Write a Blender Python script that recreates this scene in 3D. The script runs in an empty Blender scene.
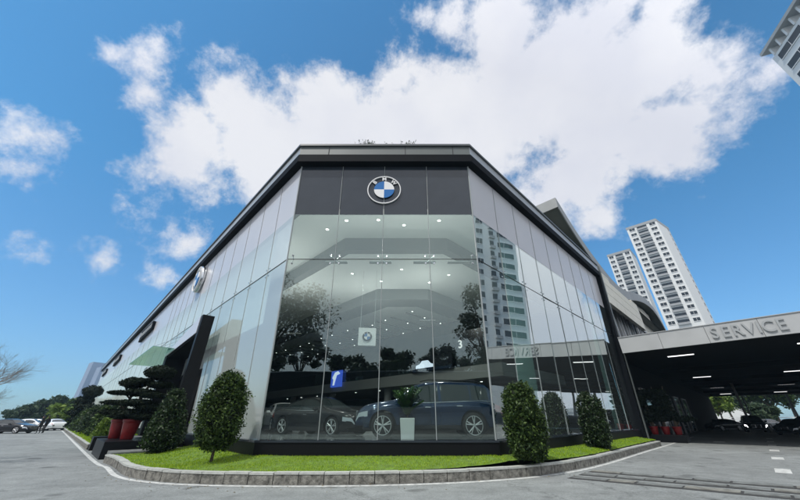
import bpy, bmesh, math, random
from mathutils import Vector, Matrix, Quaternion, noise
random.seed(7)
R = math.radians
scene = bpy.context.scene
COL = scene.collection

# ------------------------------------------------------------------ frame of reference
EYE = 1.4; PITCH = 28.7; FPX = 309.0
ang = R(44.3)
EA = Vector((-math.sin(ang), math.cos(ang), 0))      # along the left wall, away from the corner
EB = Vector((math.cos(ang), math.sin(ang), 0))       # along the right wall
UP = Vector((0, 0, 1))
def AB(a, b, z=0.0): return EA * a + EB * b + UP * z
def skydir(u, v):
    a = (250 - v) / FPX; p = R(PITCH)
    return Vector(((u - 400) / FPX, math.cos(p) - a * math.sin(p), math.sin(p) + a * math.cos(p))).normalized()
def az_pt(azdeg, dist, z=0.0): return Vector((math.sin(R(azdeg)) * dist, math.cos(R(azdeg)) * dist, z))

# ------------------------------------------------------------------ materials
def nt(m):
    m.use_nodes = True
    return m.node_tree.nodes, m.node_tree.links
def mat(name, color, rough=0.6, metal=0.0, spec=0.5, var=0.0, vscale=3.0, bump=0.0, bscale=30.0, coat=0.0):
    m = bpy.data.materials.new(name); N, L = nt(m)
    b = N['Principled BSDF']
    b.inputs['Base Color'].default_value = (*color, 1); b.inputs['Roughness'].default_value = rough
    b.inputs['Metallic'].default_value = metal; b.inputs['Specular IOR Level'].default_value = spec
    b.inputs['Coat Weight'].default_value = coat
    tc = N.new('ShaderNodeTexCoord')
    if var > 0:
        n = N.new('ShaderNodeTexNoise'); n.inputs['Scale'].default_value = vscale; n.inputs['Detail'].default_value = 6
        L.new(tc.outputs['Object'], n.inputs['Vector'])
        mr = N.new('ShaderNodeMapRange'); mr.inputs['From Min'].default_value = .25; mr.inputs['From Max'].default_value = .75
        mr.inputs['To Min'].default_value = 1 - var; mr.inputs['To Max'].default_value = 1 + var
        L.new(n.outputs['Fac'], mr.inputs['Value'])
        mx = N.new('ShaderNodeVectorMath'); mx.operation = 'SCALE'; mx.inputs[0].default_value = color
        L.new(mr.outputs['Result'], mx.inputs['Scale']); L.new(mx.outputs['Vector'], b.inputs['Base Color'])
    if bump > 0:
        n = N.new('ShaderNodeTexNoise'); n.inputs['Scale'].default_value = bscale; n.inputs['Detail'].default_value = 5
        L.new(tc.outputs['Object'], n.inputs['Vector'])
        bp = N.new('ShaderNodeBump'); bp.inputs['Strength'].default_value = bump; bp.inputs['Distance'].default_value = .02
        L.new(n.outputs['Fac'], bp.inputs['Height']); L.new(bp.outputs['Normal'], b.inputs['Normal'])
    return m
def leafmat(name, c1, c2, rough=0.45, spec=.5):
    m = bpy.data.materials.new(name); N, L = nt(m); b = N['Principled BSDF']
    g = N.new('ShaderNodeNewGeometry')
    mx = N.new('ShaderNodeMix'); mx.data_type = 'RGBA'
    mx.inputs[6].default_value = (*c1, 1); mx.inputs[7].default_value = (*c2, 1)
    pw_ = N.new('ShaderNodeMath'); pw_.operation = 'POWER'; pw_.inputs[1].default_value = 1.7; L.new(g.outputs['Random Per Island'], pw_.inputs[0])
    L.new(pw_.outputs[0], mx.inputs[0]); L.new(mx.outputs[2], b.inputs['Base Color'])
    b.inputs['Roughness'].default_value = rough; b.inputs['Specular IOR Level'].default_value = spec
    t = N.new('ShaderNodeBsdfTranslucent'); L.new(mx.outputs[2], t.inputs['Color'])
    ms = N.new('ShaderNodeMixShader'); ms.inputs[0].default_value = .25
    L.new(b.outputs[0], ms.inputs[1]); L.new(t.outputs[0], ms.inputs[2])
    L.new(ms.outputs[0], N['Material Output'].inputs['Surface'])
    return m
def glassmat(name, tint, r0, r1, power, rtint=(.93, .97, .96), wav=.25, matte_share=0.0, matte_col=(.7, .78, .77), rough=.0):
    """coated architectural glass: reflects more at grazing angles, the rest passes tinted"""
    m = bpy.data.materials.new(name); N, L = nt(m); N.remove(N['Principled BSDF'])
    lw = N.new('ShaderNodeLayerWeight'); lw.inputs['Blend'].default_value = .5
    pw = N.new('ShaderNodeMath'); pw.operation = 'POWER'; pw.inputs[1].default_value = power
    L.new(lw.outputs['Facing'], pw.inputs[0])
    mr = N.new('ShaderNodeMapRange'); mr.inputs['To Min'].default_value = r0; mr.inputs['To Max'].default_value = r1
    L.new(pw.outputs[0], mr.inputs['Value'])
    tr = N.new('ShaderNodeBsdfTransparent'); tr.inputs['Color'].default_value = (*tint, 1)
    gl = N.new('ShaderNodeBsdfGlossy'); gl.inputs['Color'].default_value = (*rtint, 1); gl.inputs['Roughness'].default_value = rough
    if wav > 0:
        tc = N.new('ShaderNodeTexCoord'); n = N.new('ShaderNodeTexNoise'); n.inputs['Scale'].default_value = .55; n.inputs['Detail'].default_value = 1
        L.new(tc.outputs['Object'], n.inputs['Vector'])
        bp = N.new('ShaderNodeBump'); bp.inputs['Strength'].default_value = wav; bp.inputs['Distance'].default_value = .02
        L.new(n.outputs['Fac'], bp.inputs['Height']); L.new(bp.outputs['Normal'], gl.inputs['Normal'])
    low = tr.outputs[0]
    if matte_share > 0:
        df = N.new('ShaderNodeBsdfDiffuse'); df.inputs['Color'].default_value = (*matte_col, 1)  # on the side glass this white share stands in for reflected bright sky
        m1 = N.new('ShaderNodeMixShader'); m1.inputs[0].default_value = matte_share
        L.new(tr.outputs[0], m1.inputs[1]); L.new(df.outputs[0], m1.inputs[2]); low = m1.outputs[0]
    ms = N.new('ShaderNodeMixShader'); L.new(mr.outputs['Result'], ms.inputs[0])
    L.new(low, ms.inputs[1]); L.new(gl.outputs[0], ms.inputs[2])
    L.new(ms.outputs[0], N['Material Output'].inputs['Surface'])
    return m
def emit(name, color, s):
    m = bpy.data.materials.new(name); N, L = nt(m); b = N['Principled BSDF']
    b.inputs['Base Color'].default_value = (*color, 1)
    b.inputs['Emission Color'].default_value = (*color, 1); b.inputs['Emission Strength'].default_value = s
    return m

def asphalt_mat():
    m = bpy.data.materials.new('worn_paving'); N, L = nt(m); b = N['Principled BSDF']
    tc = N.new('ShaderNodeTexCoord')
    def noise_(s, d, r=.6):
        n = N.new('ShaderNodeTexNoise'); n.inputs['Scale'].default_value = s; n.inputs['Detail'].default_value = d; n.inputs['Roughness'].default_value = r
        L.new(tc.outputs['Object'], n.inputs['Vector']); return n
    big = noise_(.22, 4); mid = noise_(2.2, 6, .7); fine = noise_(60, 3, .8)
    mp = N.new('ShaderNodeMapping'); mp.inputs['Rotation'].default_value = (0, 0, R(12)); mp.inputs['Scale'].default_value = (.12, 1.6, 1)
    L.new(tc.outputs['Object'], mp.inputs['Vector'])
    st = N.new('ShaderNodeTexNoise'); st.inputs['Scale'].default_value = 1.3; st.inputs['Detail'].default_value = 6; L.new(mp.outputs[0], st.inputs['Vector'])
    def mr(n, a, bb, lo=.3, hi=.7):
        x = N.new('ShaderNodeMapRange'); x.inputs['From Min'].default_value = lo; x.inputs['From Max'].default_value = hi
        x.inputs['To Min'].default_value = a; x.inputs['To Max'].default_value = bb; L.new(n.outputs['Fac'], x.inputs['Value']); return x
    grit = noise_(19, 4, .9)
    fs = [mr(grit, .62, 1.36), mr(big, .78, 1.18), mr(mid, .78, 1.18), mr(fine, .62, 1.35), mr(st, .92, 1.07)]
    cur = fs[0].outputs[0]
    for f in fs[1:]:
        k = N.new('ShaderNodeMath'); k.operation = 'MULTIPLY'; L.new(cur, k.inputs[0]); L.new(f.outputs[0], k.inputs[1]); cur = k.outputs[0]
    # dark oil spots and hairline cracks
    vo = N.new('ShaderNodeTexVoronoi'); vo.feature = 'DISTANCE_TO_EDGE'; vo.inputs['Scale'].default_value = .35
    dn = N.new('ShaderNodeVectorMath'); dn.operation = 'MULTIPLY_ADD'; dn.inputs[1].default_value = (1.2, 1.2, 0)
    L.new(mid.outputs['Color'], dn.inputs[0]); L.new(tc.outputs['Object'], dn.inputs[2]); L.new(dn.outputs[0], vo.inputs['Vector'])
    cr = N.new('ShaderNodeMapRange'); cr.inputs['From Min'].default_value = 0.0; cr.inputs['From Max'].default_value = .008
    cr.inputs['To Min'].default_value = .5; cr.inputs['To Max'].default_value = 1; L.new(vo.outputs['Distance'], cr.inputs['Value'])
    sp = noise_(.9, 2, .4); s2 = mr(sp, 1, .55, .64, .70)
    for f in (cr, s2):
        k = N.new('ShaderNodeMath'); k.operation = 'MULTIPLY'; L.new(cur, k.inputs[0]); L.new(f.outputs[0], k.inputs[1]); cur = k.outputs[0]
    vm = N.new('ShaderNodeVectorMath'); vm.operation = 'SCALE'; vm.inputs[0].default_value = ASPH; L.new(cur, vm.inputs['Scale'])
    L.new(vm.outputs[0], b.inputs['Base Color']); b.inputs['Roughness'].default_value = .8
    bp = N.new('ShaderNodeBump'); bp.inputs['Strength'].default_value = .5; bp.inputs['Distance'].default_value = .01
    L.new(fine.outputs['Fac'], bp.inputs['Height']); L.new(bp.outputs['Normal'], b.inputs['Normal'])
    return m
ASPH = (.235, .25, .245)
M = {}
M['asphalt'] = asphalt_mat()
M['kerb'] = mat('granite_kerb', (.17, .165, .145), .85, var=.75, vscale=9, bump=1, bscale=35)
M['kerbtop'] = mat('sawn_granite', (.42, .43, .40), .6, var=.2, vscale=8)
M['joint'] = mat('dark_joint', (.04, .04, .04), .9)
M['paint'] = mat('road_paint', (.54, .55, .53), .6, var=.5, vscale=7)
M['soil'] = mat('lawn_soil', (.10, .17, .02), .9, var=.4, vscale=6)
M['grass'] = leafmat('grass_blades', (.17, .31, .010), (.42, .52, .03), .6, .2)
M['bgranite'] = mat('black_granite', (.005, .0055, .007), .45, spec=.18)
M['slab'] = mat('stone_slab', (.15, .16, .155), .8, var=.4, vscale=5, bump=.4)
M['slab2'] = mat('worn_slab', (.19, .19, .17), .8, var=.5, vscale=5, bump=.4)
M['glass'] = glassmat('facade_glass', (.72, .81, .78), .18, .85, 2.6, rtint=(.76, .90, .86))
M['glass_side'] = glassmat('side_glass', (.74, .84, .82), .16, .45, 2.8, rtint=(.98, .96, .90), wav=.2, matte_share=.60, matte_col=(.88, .93, .90))
M['glass_low'] = glassmat('clearer_side_glass', (.72, .82, .80), .16, .50, 2.6, rtint=(1, .96, .90), wav=.2, matte_share=.46, matte_col=(.84, .92, .90))
M['glass_right'] = glassmat('right_glass', (.62, .74, .71), .24, .95, 1.3, rtint=(.92, .99, .98), wav=.2, matte_share=.08, matte_col=(.8, .9, .88))
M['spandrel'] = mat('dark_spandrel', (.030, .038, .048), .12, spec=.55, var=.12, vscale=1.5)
M['spandrel_side'] = mat('pale_spandrel', (.58, .58, .60), .25, spec=.5, var=.03, vscale=.6)  # dark spandrels seen at grazing angles: reflected sky is put into this pale colour
M['seam'] = mat('pale_sealant', (.30, .33, .33), .5)
M['steel'] = mat('stainless', (.62, .64, .65), .25, metal=1)
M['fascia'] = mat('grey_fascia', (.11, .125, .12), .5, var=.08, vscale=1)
M['fascia_side'] = mat('pale_fascia', (.42, .44, .45), .35, metal=.2, var=.08, vscale=1)  # same grey fascia, with its grazing sky reflection painted in as a paler colour
M['black'] = mat('black_cladding', (.004, .005, .007), .7, spec=.1)
M['lip'] = mat('dark_coping', (.08, .09, .095), .4)
M['floor'] = mat('showroom_tile', (.10, .10, .10), .15)
M['ceiling'] = mat('grey_ceiling', (.78, .80, .79), .7)
M['band'] = mat('ceiling_bulkhead', (.17, .18, .18), .7)
M['darkwall'] = mat('dark_interior', (.022, .024, .024), .8, spec=.15, var=.3, vscale=.5)
M['mezz'] = mat('mezzanine_edge', (.34, .35, .34), .5)
M['white'] = mat('white_paint', (.78, .78, .77), .4)
M['blue'] = mat('blue_enamel', (.0, .13, .40), .3)
M['down'] = emit('downlight_lens', (1, 1, .96), 6)
M['strip'] = emit('tube_light', (1, 1, 1), 1.5)
M['blackpaint'] = mat('black_car_paint', (.008, .009, .011), .15, spec=.4, coat=.3)
M['navy'] = mat('navy_car_paint', (.009, .032, .090), .12, metal=.3, spec=.6, coat=1)
M['whitecar'] = mat('white_car_paint', (.75, .76, .77), .25, coat=.6)
M['silver'] = mat('silver_car_paint', (.42, .43, .45), .3, metal=.5, coat=.6)
M['carglass'] = mat('car_window', (.02, .028, .03), .04, spec=.9)
M['tyre'] = mat('rubber', (.02, .02, .02), .85)
M['rim'] = mat('alloy', (.72, .73, .74), .3, metal=.6)
M['lens'] = mat('headlamp_lens', (.55, .6, .65), .08, spec=.9)
M['litlens'] = emit('lit_headlamp', (1, 1, 1), 6)
M['redlens'] = mat('tail_lens', (.35, .01, .01), .15)
M['chrome'] = mat('chrome', (.75, .75, .75), .12, metal=1)
M['plastic'] = mat('black_plastic', (.02, .02, .022), .5)
M['redpot'] = mat('red_glazed_pot', (.20, .012, .012), .3, var=.25, vscale=10)
M['whitepot'] = mat('white_planter', (.8, .82, .82), .4)
M['bark'] = mat('bark', (.09, .07, .05), .9, var=.4, vscale=15, bump=.5)
M['twig'] = mat('pale_twig', (.24, .22, .20), .9)
M['leaf_dark'] = leafmat('dark_leaf', (.008, .022, .006), (.045, .085, .022))
M['leaf_mid'] = leafmat('mid_leaf', (.012, .032, .008), (.10, .16, .035), .5, .3)
M['leaf_house'] = leafmat('house_leaf', (.03, .09, .02), (.12, .24, .05))
M['leaf_black'] = leafmat('shaded_pine', (.005, .012, .006), (.018, .030, .014), .7, .2)  # near-black foliage colour
M['leaf_bright'] = leafmat('bright_leaf', (.09, .16, .02), (.20, .28, .04), .6)
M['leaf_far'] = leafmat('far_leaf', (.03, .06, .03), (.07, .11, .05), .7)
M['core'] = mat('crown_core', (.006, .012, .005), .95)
M['conc'] = mat('canopy_panel', (.43, .44, .44), .5, var=.08, vscale=.7)
M['letters'] = mat('sign_letter', (.38, .395, .395), .4, metal=.2)
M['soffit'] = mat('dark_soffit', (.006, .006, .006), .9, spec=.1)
M['roofgrey'] = mat('roof_edge', (.30, .31, .30), .5, var=.1, vscale=1)
M['roofdark'] = mat('roof_soffit', (.10, .11, .095), .6, var=.2, vscale=.8)
M['beige'] = mat('beige_panel', (.74, .72, .62), .6, var=.06, vscale=2)
M['tower'] = mat('tower_render', (.66, .67, .65), .8, var=.05, vscale=.05)
M['towerband'] = mat('tower_band', (.30, .31, .31), .8)
M['towerwin'] = mat('tower_window', (.018, .022, .025), .2, spec=.3)
M['haze_tower'] = mat('grey_render', (.22, .27, .36), .8)  # distance haze is put into this blue-grey, on top of the haze volume
M['skin'] = mat('skin', (.35, .2, .14), .5)
M['cloth_black'] = mat('black_cloth', (.015, .015, .018), .9)
M['cloth_dark'] = mat('dark_trousers', (.03, .03, .04), .9)
M['hair'] = mat('black_hair', (.01, .01, .01), .6)
M['blind'] = mat('white_roller_blind', (.80, .84, .83), .8)  # added backing that whitens the left glass in place of mirrored sky
M['clearglass'] = glassmat('clear_glass', (.75, .82, .80), .05, .4, 3, wav=0)
M['blind_green'] = mat('pale_green_blind', (.50, .72, .66), .8)
M['greenglass'] = glassmat('green_glass', (.50, .70, .62), .15, .6, 2.0, rtint=(.75, .88, .82), matte_share=.05, matte_col=(.25, .45, .38), wav=0)
M['screenblue'] = emit('lit_screen_blue', (.06, .14, .75), .8)
M['screenwhite'] = emit('lit_screen_white', (.75, .85, 1), 1.0)
M['screendark'] = mat('screen_dark', (.01, .012, .02), .2)

# ------------------------------------------------------------------ object helpers
def tag(o, label=None, cat=None, group=None, kind=None):
    if label: o['label'] = label
    if cat: o['category'] = cat
    if group: o['group'] = group
    if kind: o['kind'] = kind
    return o
def empty(name, loc, label=None, cat=None, group=None, rz=0.0):
    o = bpy.data.objects.new(name, None); COL.objects.link(o)
    o.location = loc; o.rotation_euler = (0, 0, rz); o.empty_display_size = .3
    return tag(o, label, cat, group)
class MB:
    def __init__(s): s.v = []; s.f = []; s.mi = []
    def add(s, vs, fs, mi=0):
        n = len(s.v); s.v += [tuple(x) for x in vs]; s.f += [tuple(i + n for i in f) for f in fs]; s.mi += [mi] * len(fs); return s
    def hexa(s, p, mi=0):      # 8 points: bottom 4 ccw, top 4 ccw
        return s.add(p, [(3, 2, 1, 0), (4, 5, 6, 7), (0, 1, 5, 4), (1, 2, 6, 5), (2, 3, 7, 6), (3, 0, 4, 7)], mi)
    def box(s, x0, x1, y0, y1, z0, z1, mi=0, fn=None):
        p = [(x0, y0, z0), (x1, y0, z0), (x1, y1, z0), (x0, y1, z0), (x0, y0, z1), (x1, y0, z1), (x1, y1, z1), (x0, y1, z1)]
        if fn: p = [fn(*q) for q in p]
        return s.hexa(p, mi)
    def abox(s, a0, a1, b0, b1, z0, z1, mi=0, org=None):
        o = org or Vector((0, 0, 0))
        return s.box(b0, b1, a0, a1, z0, z1, mi, lambda b, a, z: AB(a, b, z) - o)   # (EB,EA,UP) is right handed
    def tube(s, pts, r, n=8, mi=0, cap=True):
        pts = [Vector(p) for p in pts]; rs = r if isinstance(r, (list, tuple)) else [r] * len(pts)
        vs = []; N = len(pts); prev = None
        for i, p in enumerate(pts):
            d = (pts[min(i + 1, N - 1)] - pts[max(i - 1, 0)]).normalized()
            if prev is None: u = d.orthogonal().normalized()
            else:
                u = prev - d * prev.dot(d)
                u = u.normalized() if u.length > 1e-4 else d.orthogonal().normalized()
            prev = u; w = d.cross(u)
            for k in range(n):
                t = 2 * math.pi * k / n; vs.append(p + (u * math.cos(t) + w * math.sin(t)) * rs[i])
        fs = [(i * n + k, i * n + (k + 1) % n, (i + 1) * n + (k + 1) % n, (i + 1) * n + k) for i in range(N - 1) for k in range(n)]
        if cap: fs += [tuple(range(n - 1, -1, -1)), tuple((N - 1) * n + k for k in range(n))]
        return s.add(vs, fs, mi)
    def lathe(s, prof, n=24, mi=0, c=(0, 0, 0), axis='z'):
        vs = []
        for r, z in prof:
            for k in range(n):
                t = 2 * math.pi * k / n; x, y = r * math.cos(t), r * math.sin(t)
                vs.append((c[0] + x, c[1] + y, c[2] + z) if axis == 'z' else (c[0] + x, c[1] + z, c[2] + y))
        fs = [(i * n + k, i * n + (k + 1) % n, (i + 1) * n + (k + 1) % n, (i + 1) * n + k) for i in range(len(prof) - 1) for k in range(n)]
        fs += [tuple(range(n - 1, -1, -1)), tuple((len(prof) - 1) * n + k for k in range(n))]
        return s.add(vs, fs, mi)
    def prism(s, poly, z0, z1, fn, mi=0):
        n = len(poly); vs = [fn(x, y, z0) for x, y in poly] + [fn(x, y, z1) for x, y in poly]
        fs = [tuple(range(n - 1, -1, -1)), tuple(range(n, 2 * n))] + [(k, (k + 1) % n, n + (k + 1) % n, n + k) for k in range(n)]
        return s.add(vs, fs, mi)
    def build(s, name, mats, parent=None, smooth=False, bevel=0, org=None):
        me = bpy.data.meshes.new(name)
        vs = s.v if org is None else [(x - org[0], y - org[1], z - org[2]) for x, y, z in s.v]
        me.from_pydata(vs, [], s.f); me.update()
        mats = mats if isinstance(mats, (list, tuple)) else [mats]
        for m in mats: me.materials.append(m)
        if len(mats) > 1: me.polygons.foreach_set('material_index', s.mi)
        if smooth: me.polygons.foreach_set('use_smooth', [True] * len(me.polygons))
        o = bpy.data.objects.new(name, me); COL.objects.link(o)
        if parent: o.parent = parent
        if bevel:
            b = o.modifiers.new('bevel', 'BEVEL'); b.width = bevel; b.segments = 2; b.limit_method = 'ANGLE'
        return o
def copy_tree(o, parent=None):
    c = o.copy(); COL.objects.link(c)
    if parent: c.parent = parent
    for ch in [x for x in COL.objects if x.parent == o and x != c]: copy_tree(ch, c)
    return c
def text_mesh(txt, size, ext, name, bold=0.0, bev=0.0):
    cu = bpy.data.curves.new(name, 'FONT'); cu.body = txt; cu.size = size; cu.extrude = ext
    cu.align_x = 'CENTER'; cu.align_y = 'CENTER'; cu.offset = bold; cu.bevel_depth = bev
    t = bpy.data.objects.new('tmp', cu); COL.objects.link(t)
    dg = bpy.context.evaluated_depsgraph_get(); dg.update()
    me = bpy.data.meshes.new_from_object(t.evaluated_get(dg)); me.name = name
    bpy.data.objects.remove(t); return me
def place_mesh(name, me, material, parent, mtx):
    me.transform(mtx); me.materials.clear(); me.materials.append(material)
    o = bpy.data.objects.new(name, me); COL.objects.link(o); o.parent = parent; return o

# ------------------------------------------------------------------ foliage
def leaf_quads(mb, pts, size, mi=0, flat=0.0, up=0.3):
    rnd = random.random
    for p in pts:
        n = Vector((rnd() - .5, rnd() - .5, rnd() - .5 + up)).normalized()
        t = n.orthogonal().normalized(); t.rotate(Quaternion(n, rnd() * 6.283)); w = n.cross(t)
        s = size * (.6 + .8 * rnd())
        p = Vector(p)
        mb.add([p - t * s, p - w * s * .5 + n * s * .1, p + t * s, p + w * s * .5 + n * s * .1], [(0, 1, 2, 3)], mi)
def blob_pts(c, rx, ry, rz, n, shell=.55, clump=0.0, seed=0):
    out = []; c = Vector(c)
    for _ in range(n):
        d = Vector((random.gauss(0, 1), random.gauss(0, 1), random.gauss(0, 1))).normalized()
        k = 1 + clump * noise.noise(d * 2.3 + Vector((seed, seed * .7, 0)))
        r = (shell + (1 - shell) * random.random() ** .6) * k
        out.append(c + Vector((d.x * rx * r, d.y * ry * r, d.z * rz * r)))
    return out
def core_mesh(mb, c, rx, ry, rz, k=.8, seed=0, clump=.2):
    bm = bmesh.new(); bmesh.ops.create_icosphere(bm, subdivisions=3, radius=1)
    vs = []
    for v in bm.verts:
        d = v.co.normalized(); q = k * (1 + clump * noise.noise(d * 2.3 + Vector((seed, seed * .7, 0))) + .08 * noise.noise(d * 7))
        vs.append((c[0] + d.x * rx * q, c[1] + d.y * ry * q, c[2] + d.z * rz * q))
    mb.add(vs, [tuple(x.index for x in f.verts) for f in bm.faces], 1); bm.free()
def tree(loc, h, cr, name='broadleaf_tree', label='', cat='tree', group=None, leaf='leaf_dark', nleaf=5000, ls=.13, trunk_h=None, clumps=26, trunk_r=None, squash=.8, seed=0, core=True):
    random.seed(seed + 11)
    t = empty(name, loc, label, cat, group)
    th = trunk_h or h * .35; tr = trunk_r or h * .022
    tm = MB(); top = Vector((random.uniform(-.2, .2), random.uniform(-.2, .2), th))
    tm.tube([(0, 0, -.05), (.03, .02, th * .3), top * .7, top], [tr * 1.3, tr, tr * .9, tr * .75], 8)
    crown = MB(); cc = Vector((0, 0, (h + th) / 2)); rz = (h - th) / 2
    for i in range(clumps):
        d = Vector((random.gauss(0, 1), random.gauss(0, 1), random.gauss(0, 1))).normalized()
        r = .45 + .5 * random.random()
        p = cc + Vector((d.x * cr * r, d.y * cr * r, d.z * rz * r))
        if i % 2 == 0: tm.tube([top * .9, (top + p) / 2 + Vector((0, 0, .1)), p], [tr * .5, tr * .3, tr * .1], 5)
        s = cr * random.uniform(.20, .38)
        if core: core_mesh(crown, p, s, s, s * squash, .6, seed + i, .4)
        leaf_quads(crown, blob_pts(p, s, s, s * squash, nleaf // clumps, .5, .5, seed + i), ls)
    tm.build('trunk', M['bark'], t, True)
    crown.build('crown', [M[leaf], M['core']], t)
    return t
def shrub(loc, h, r, label, shape='cone', group='clipped shrubs round the showroom', leaf='leaf_mid', n=7000, ls=.045, stem=.0, seed=1, name='clipped_shrub'):
    random.seed(seed); t = empty(name, loc, label, 'shrub', group)
    st = MB(); st.tube([(0, 0, -.05), (.01, 0, stem + .1), (0, .01, stem + h * .4)], [.045, .04, .025], 8)
    for k in range(6):
        a = k * 1.05; st.tube([(0, 0, stem + .1 + .05 * k), (math.cos(a) * r * .4, math.sin(a) * r * .4, stem + h * .35 + .05 * k)], [.02, .008], 5)
    cr = MB()
    def rad(q):           # q 0 bottom .. 1 top
        if shape == 'cone': return r * (math.sin(min(1, q / .16) * math.pi / 2) ** .7) * (1 - max(0, q - .16) ** 1.5 * .92) if q < 1 else 0
        if shape == 'egg': return r * math.sqrt(max(0, 1 - ((q - .38) / (.40 if q < .38 else .63)) ** 2))
        return r * math.sqrt(max(0, 1 - (abs(q - .45) / .56) ** 2.6))
    pts = []
    for _ in range(n // 6):
        q = random.random(); a = random.random() * 6.283
        k = (.72 + .30 * random.random() ** .7 + (.14 * random.random() if random.random() < .06 else 0)) * (1 + .26 * noise.noise(Vector((math.cos(a) * 2.2, math.sin(a) * 2.2, q * h * 2.6 + seed))) + .18 * noise.noise(Vector((math.cos(a) * 6, math.sin(a) * 6, q * h * 7 + seed))))
        rr = rad(q) * k
        c0 = Vector((math.cos(a) * rr, math.sin(a) * rr, stem + q * h)); sd0 = .07 * (r / .75)
        if noise.noise(c0 * 3.1 + Vector((seed, 0, 0))) < -.33: continue
        for _k in range(8): pts.append(c0 + Vector((random.gauss(0, sd0), random.gauss(0, sd0), random.gauss(0, sd0))))
    leaf_quads(cr, pts, ls)
    for _ in range(26):      # stray shoots
        q = random.uniform(.25, .97); a = random.random() * 6.283; rr = rad(q) * .9; c0 = Vector((math.cos(a) * rr, math.sin(a) * rr, stem + q * h))
        dd = Vector((math.cos(a) * .6, math.sin(a) * .6, 1)).normalized(); L_ = random.uniform(.10, .24) * r / .6
        st.tube([c0, c0 + dd * L_], [.006, .003], 4)
        leaf_quads(cr, [c0 + dd * L_ * k / 6 for k in range(1, 7)], ls * .9)
    # dense twiggy heart
    nv = 20; nz = 14; vs = []; fs = []
    for i in range(nz + 1):
        q = .06 + .86 * i / nz
        for k in range(nv):
            a = 6.283 * k / nv; rr = rad(q) * .66 * (1 + .15 * noise.noise(Vector((math.cos(a) * 2, math.sin(a) * 2, q * 5 + seed))))
            vs.append((math.cos(a) * rr, math.sin(a) * rr, stem + q * h))
    for i in range(nz):
        for k in range(nv): fs.append((i * nv + k, i * nv + (k + 1) % nv, (i + 1) * nv + (k + 1) % nv, (i + 1) * nv + k))
    fs += [tuple(range(nv - 1, -1, -1)), tuple(nz * nv + k for k in range(nv))]
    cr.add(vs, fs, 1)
    st.build('trunk', M['bark'], t, True); cr.build('crown', [M[leaf], M['core']], t)
    return t
def bare_tree(loc, h, label, seed=3, spread=.9, levels=5, group='bare winter trees', r0=.14, lean=(0, 0)):
    random.seed(seed); t = empty('bare_tree', loc, label, 'tree', group)
    mb = MB(); tk = MB()
    fork = Vector((lean[0] * .3, lean[1] * .3, h * .32))
    tk.tube([(0, 0, -.1), fork * .5, fork], [r0 * 1.2, r0, r0 * .8], 8)
    def grow(p, d, L, r, lev):
        mid = p + d * L * .5 + Vector((random.uniform(-1, 1), random.uniform(-1, 1), random.uniform(-1, 1))) * L * .08
        q = p + d * L
        mb.tube([p, mid, q], [r, r * .8, r * .6], 5 if lev > 2 else 3, cap=False)
        if lev == 0: return
        for k in range(3 if lev > 1 else 4):
            nd = (d + Vector((random.uniform(-1, 1), random.uniform(-1, 1), random.uniform(-.45, .75))) * spread * .75).normalized()
            grow(q if k else mid, nd, L * random.uniform(.6, .82), r * .55, lev - 1)
    for k in range(5):
        a = 6.283 * k / 5 + .4
        grow(fork, Vector((math.cos(a) * spread + lean[0], math.sin(a) * spread + lean[1], .85)).normalized(), h * .24, r0 * .5, levels)
    tk.build('trunk', M['twig'], t, True); mb.build('crown', M['twig'], t)
    return t

# ------------------------------------------------------------------ world, sun, camera
SUN_EL, SUN_AZ = 58, -141     # azimuth measured from +Y towards +X : behind the camera, to its left
sd = Vector((math.sin(R(SUN_AZ)) * math.cos(R(SUN_EL)), math.cos(R(SUN_AZ)) * math.cos(R(SUN_EL)), math.sin(R(SUN_EL))))
w = bpy.data.worlds.new('World'); scene.world = w; w.use_nodes = True
N, L = w.node_tree.nodes, w.node_tree.links
bg = N['Background']; bg.inputs['Strength'].default_value = .1
sky = N.new('ShaderNodeTexSky'); sky.sky_type = 'NISHITA'; sky.sun_disc = False
sky.sun_elevation = R(SUN_EL); sky.sun_rotation = R(SUN_AZ); sky.air_density = 1.0; sky.dust_density = .6; sky.ozone_density = 2.0
tc = N.new('ShaderNodeTexCoord')
hsv = N.new('ShaderNodeMix'); hsv.data_type = 'RGBA'; hsv.blend_type = 'MULTIPLY'; hsv.inputs[0].default_value = 1
L.new(sky.outputs[0], hsv.inputs[6]); 
sep0 = N.new('ShaderNodeSeparateXYZ'); L.new(tc.outputs['Generated'], sep0.inputs[0])
hz = N.new('ShaderNodeMapRange'); hz.inputs['From Min'].default_value = 0; hz.inputs['From Max'].default_value = .55; L.new(sep0.outputs['Z'], hz.inputs['Value'])
hm2 = N.new('ShaderNodeMix'); hm2.data_type = 'RGBA'; hm2.inputs[6].default_value = (.82, 1.20, 1.55, 1); hm2.inputs[7].default_value = (.62, 1.50, 1.80, 1)
L.new(hz.outputs[0], hm2.inputs[0]); L.new(hm2.outputs[2], hsv.inputs[7])
# cloud field: soft discs of cloud in the sky, their rims broken by fractal noise
blobs = [(205,135,38),(185,168,34),(240,110,40),(270,150,56),(335,125,52),(395,150,64),(405,78,24),(440,95,34),(470,130,70),(520,95,66),(560,60,66),
         (500,30,46),(455,12,24),(590,110,72),(640,70,66),(688,70,42),(695,115,32),(650,140,54),(590,175,52),(545,205,40),(600,215,24),(655,15,38),(560,178,40),
         (152,68,17),(142,92,14),(162,50,7),(6,148,24),(28,136,12),(8,170,12),(146,216,16),(168,230,11),(190,238,9),(103,254,7),(762,80,7),(715,125,18),(680,150,26),(300,170,30),(240,150,24),(155,170,14),(600,20,46),(120,60,5),(430,10,9),(10,235,6),(160,266,7)]
def vm(op, a=None, b=None):
    x = N.new('ShaderNodeVectorMath'); x.operation = op
    if a is not None: L.new(a, x.inputs[0])
    if isinstance(b, (tuple, Vector)): x.inputs[1].default_value = tuple(b)
    elif b is not None: L.new(b, x.inputs[1])
    return x
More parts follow.
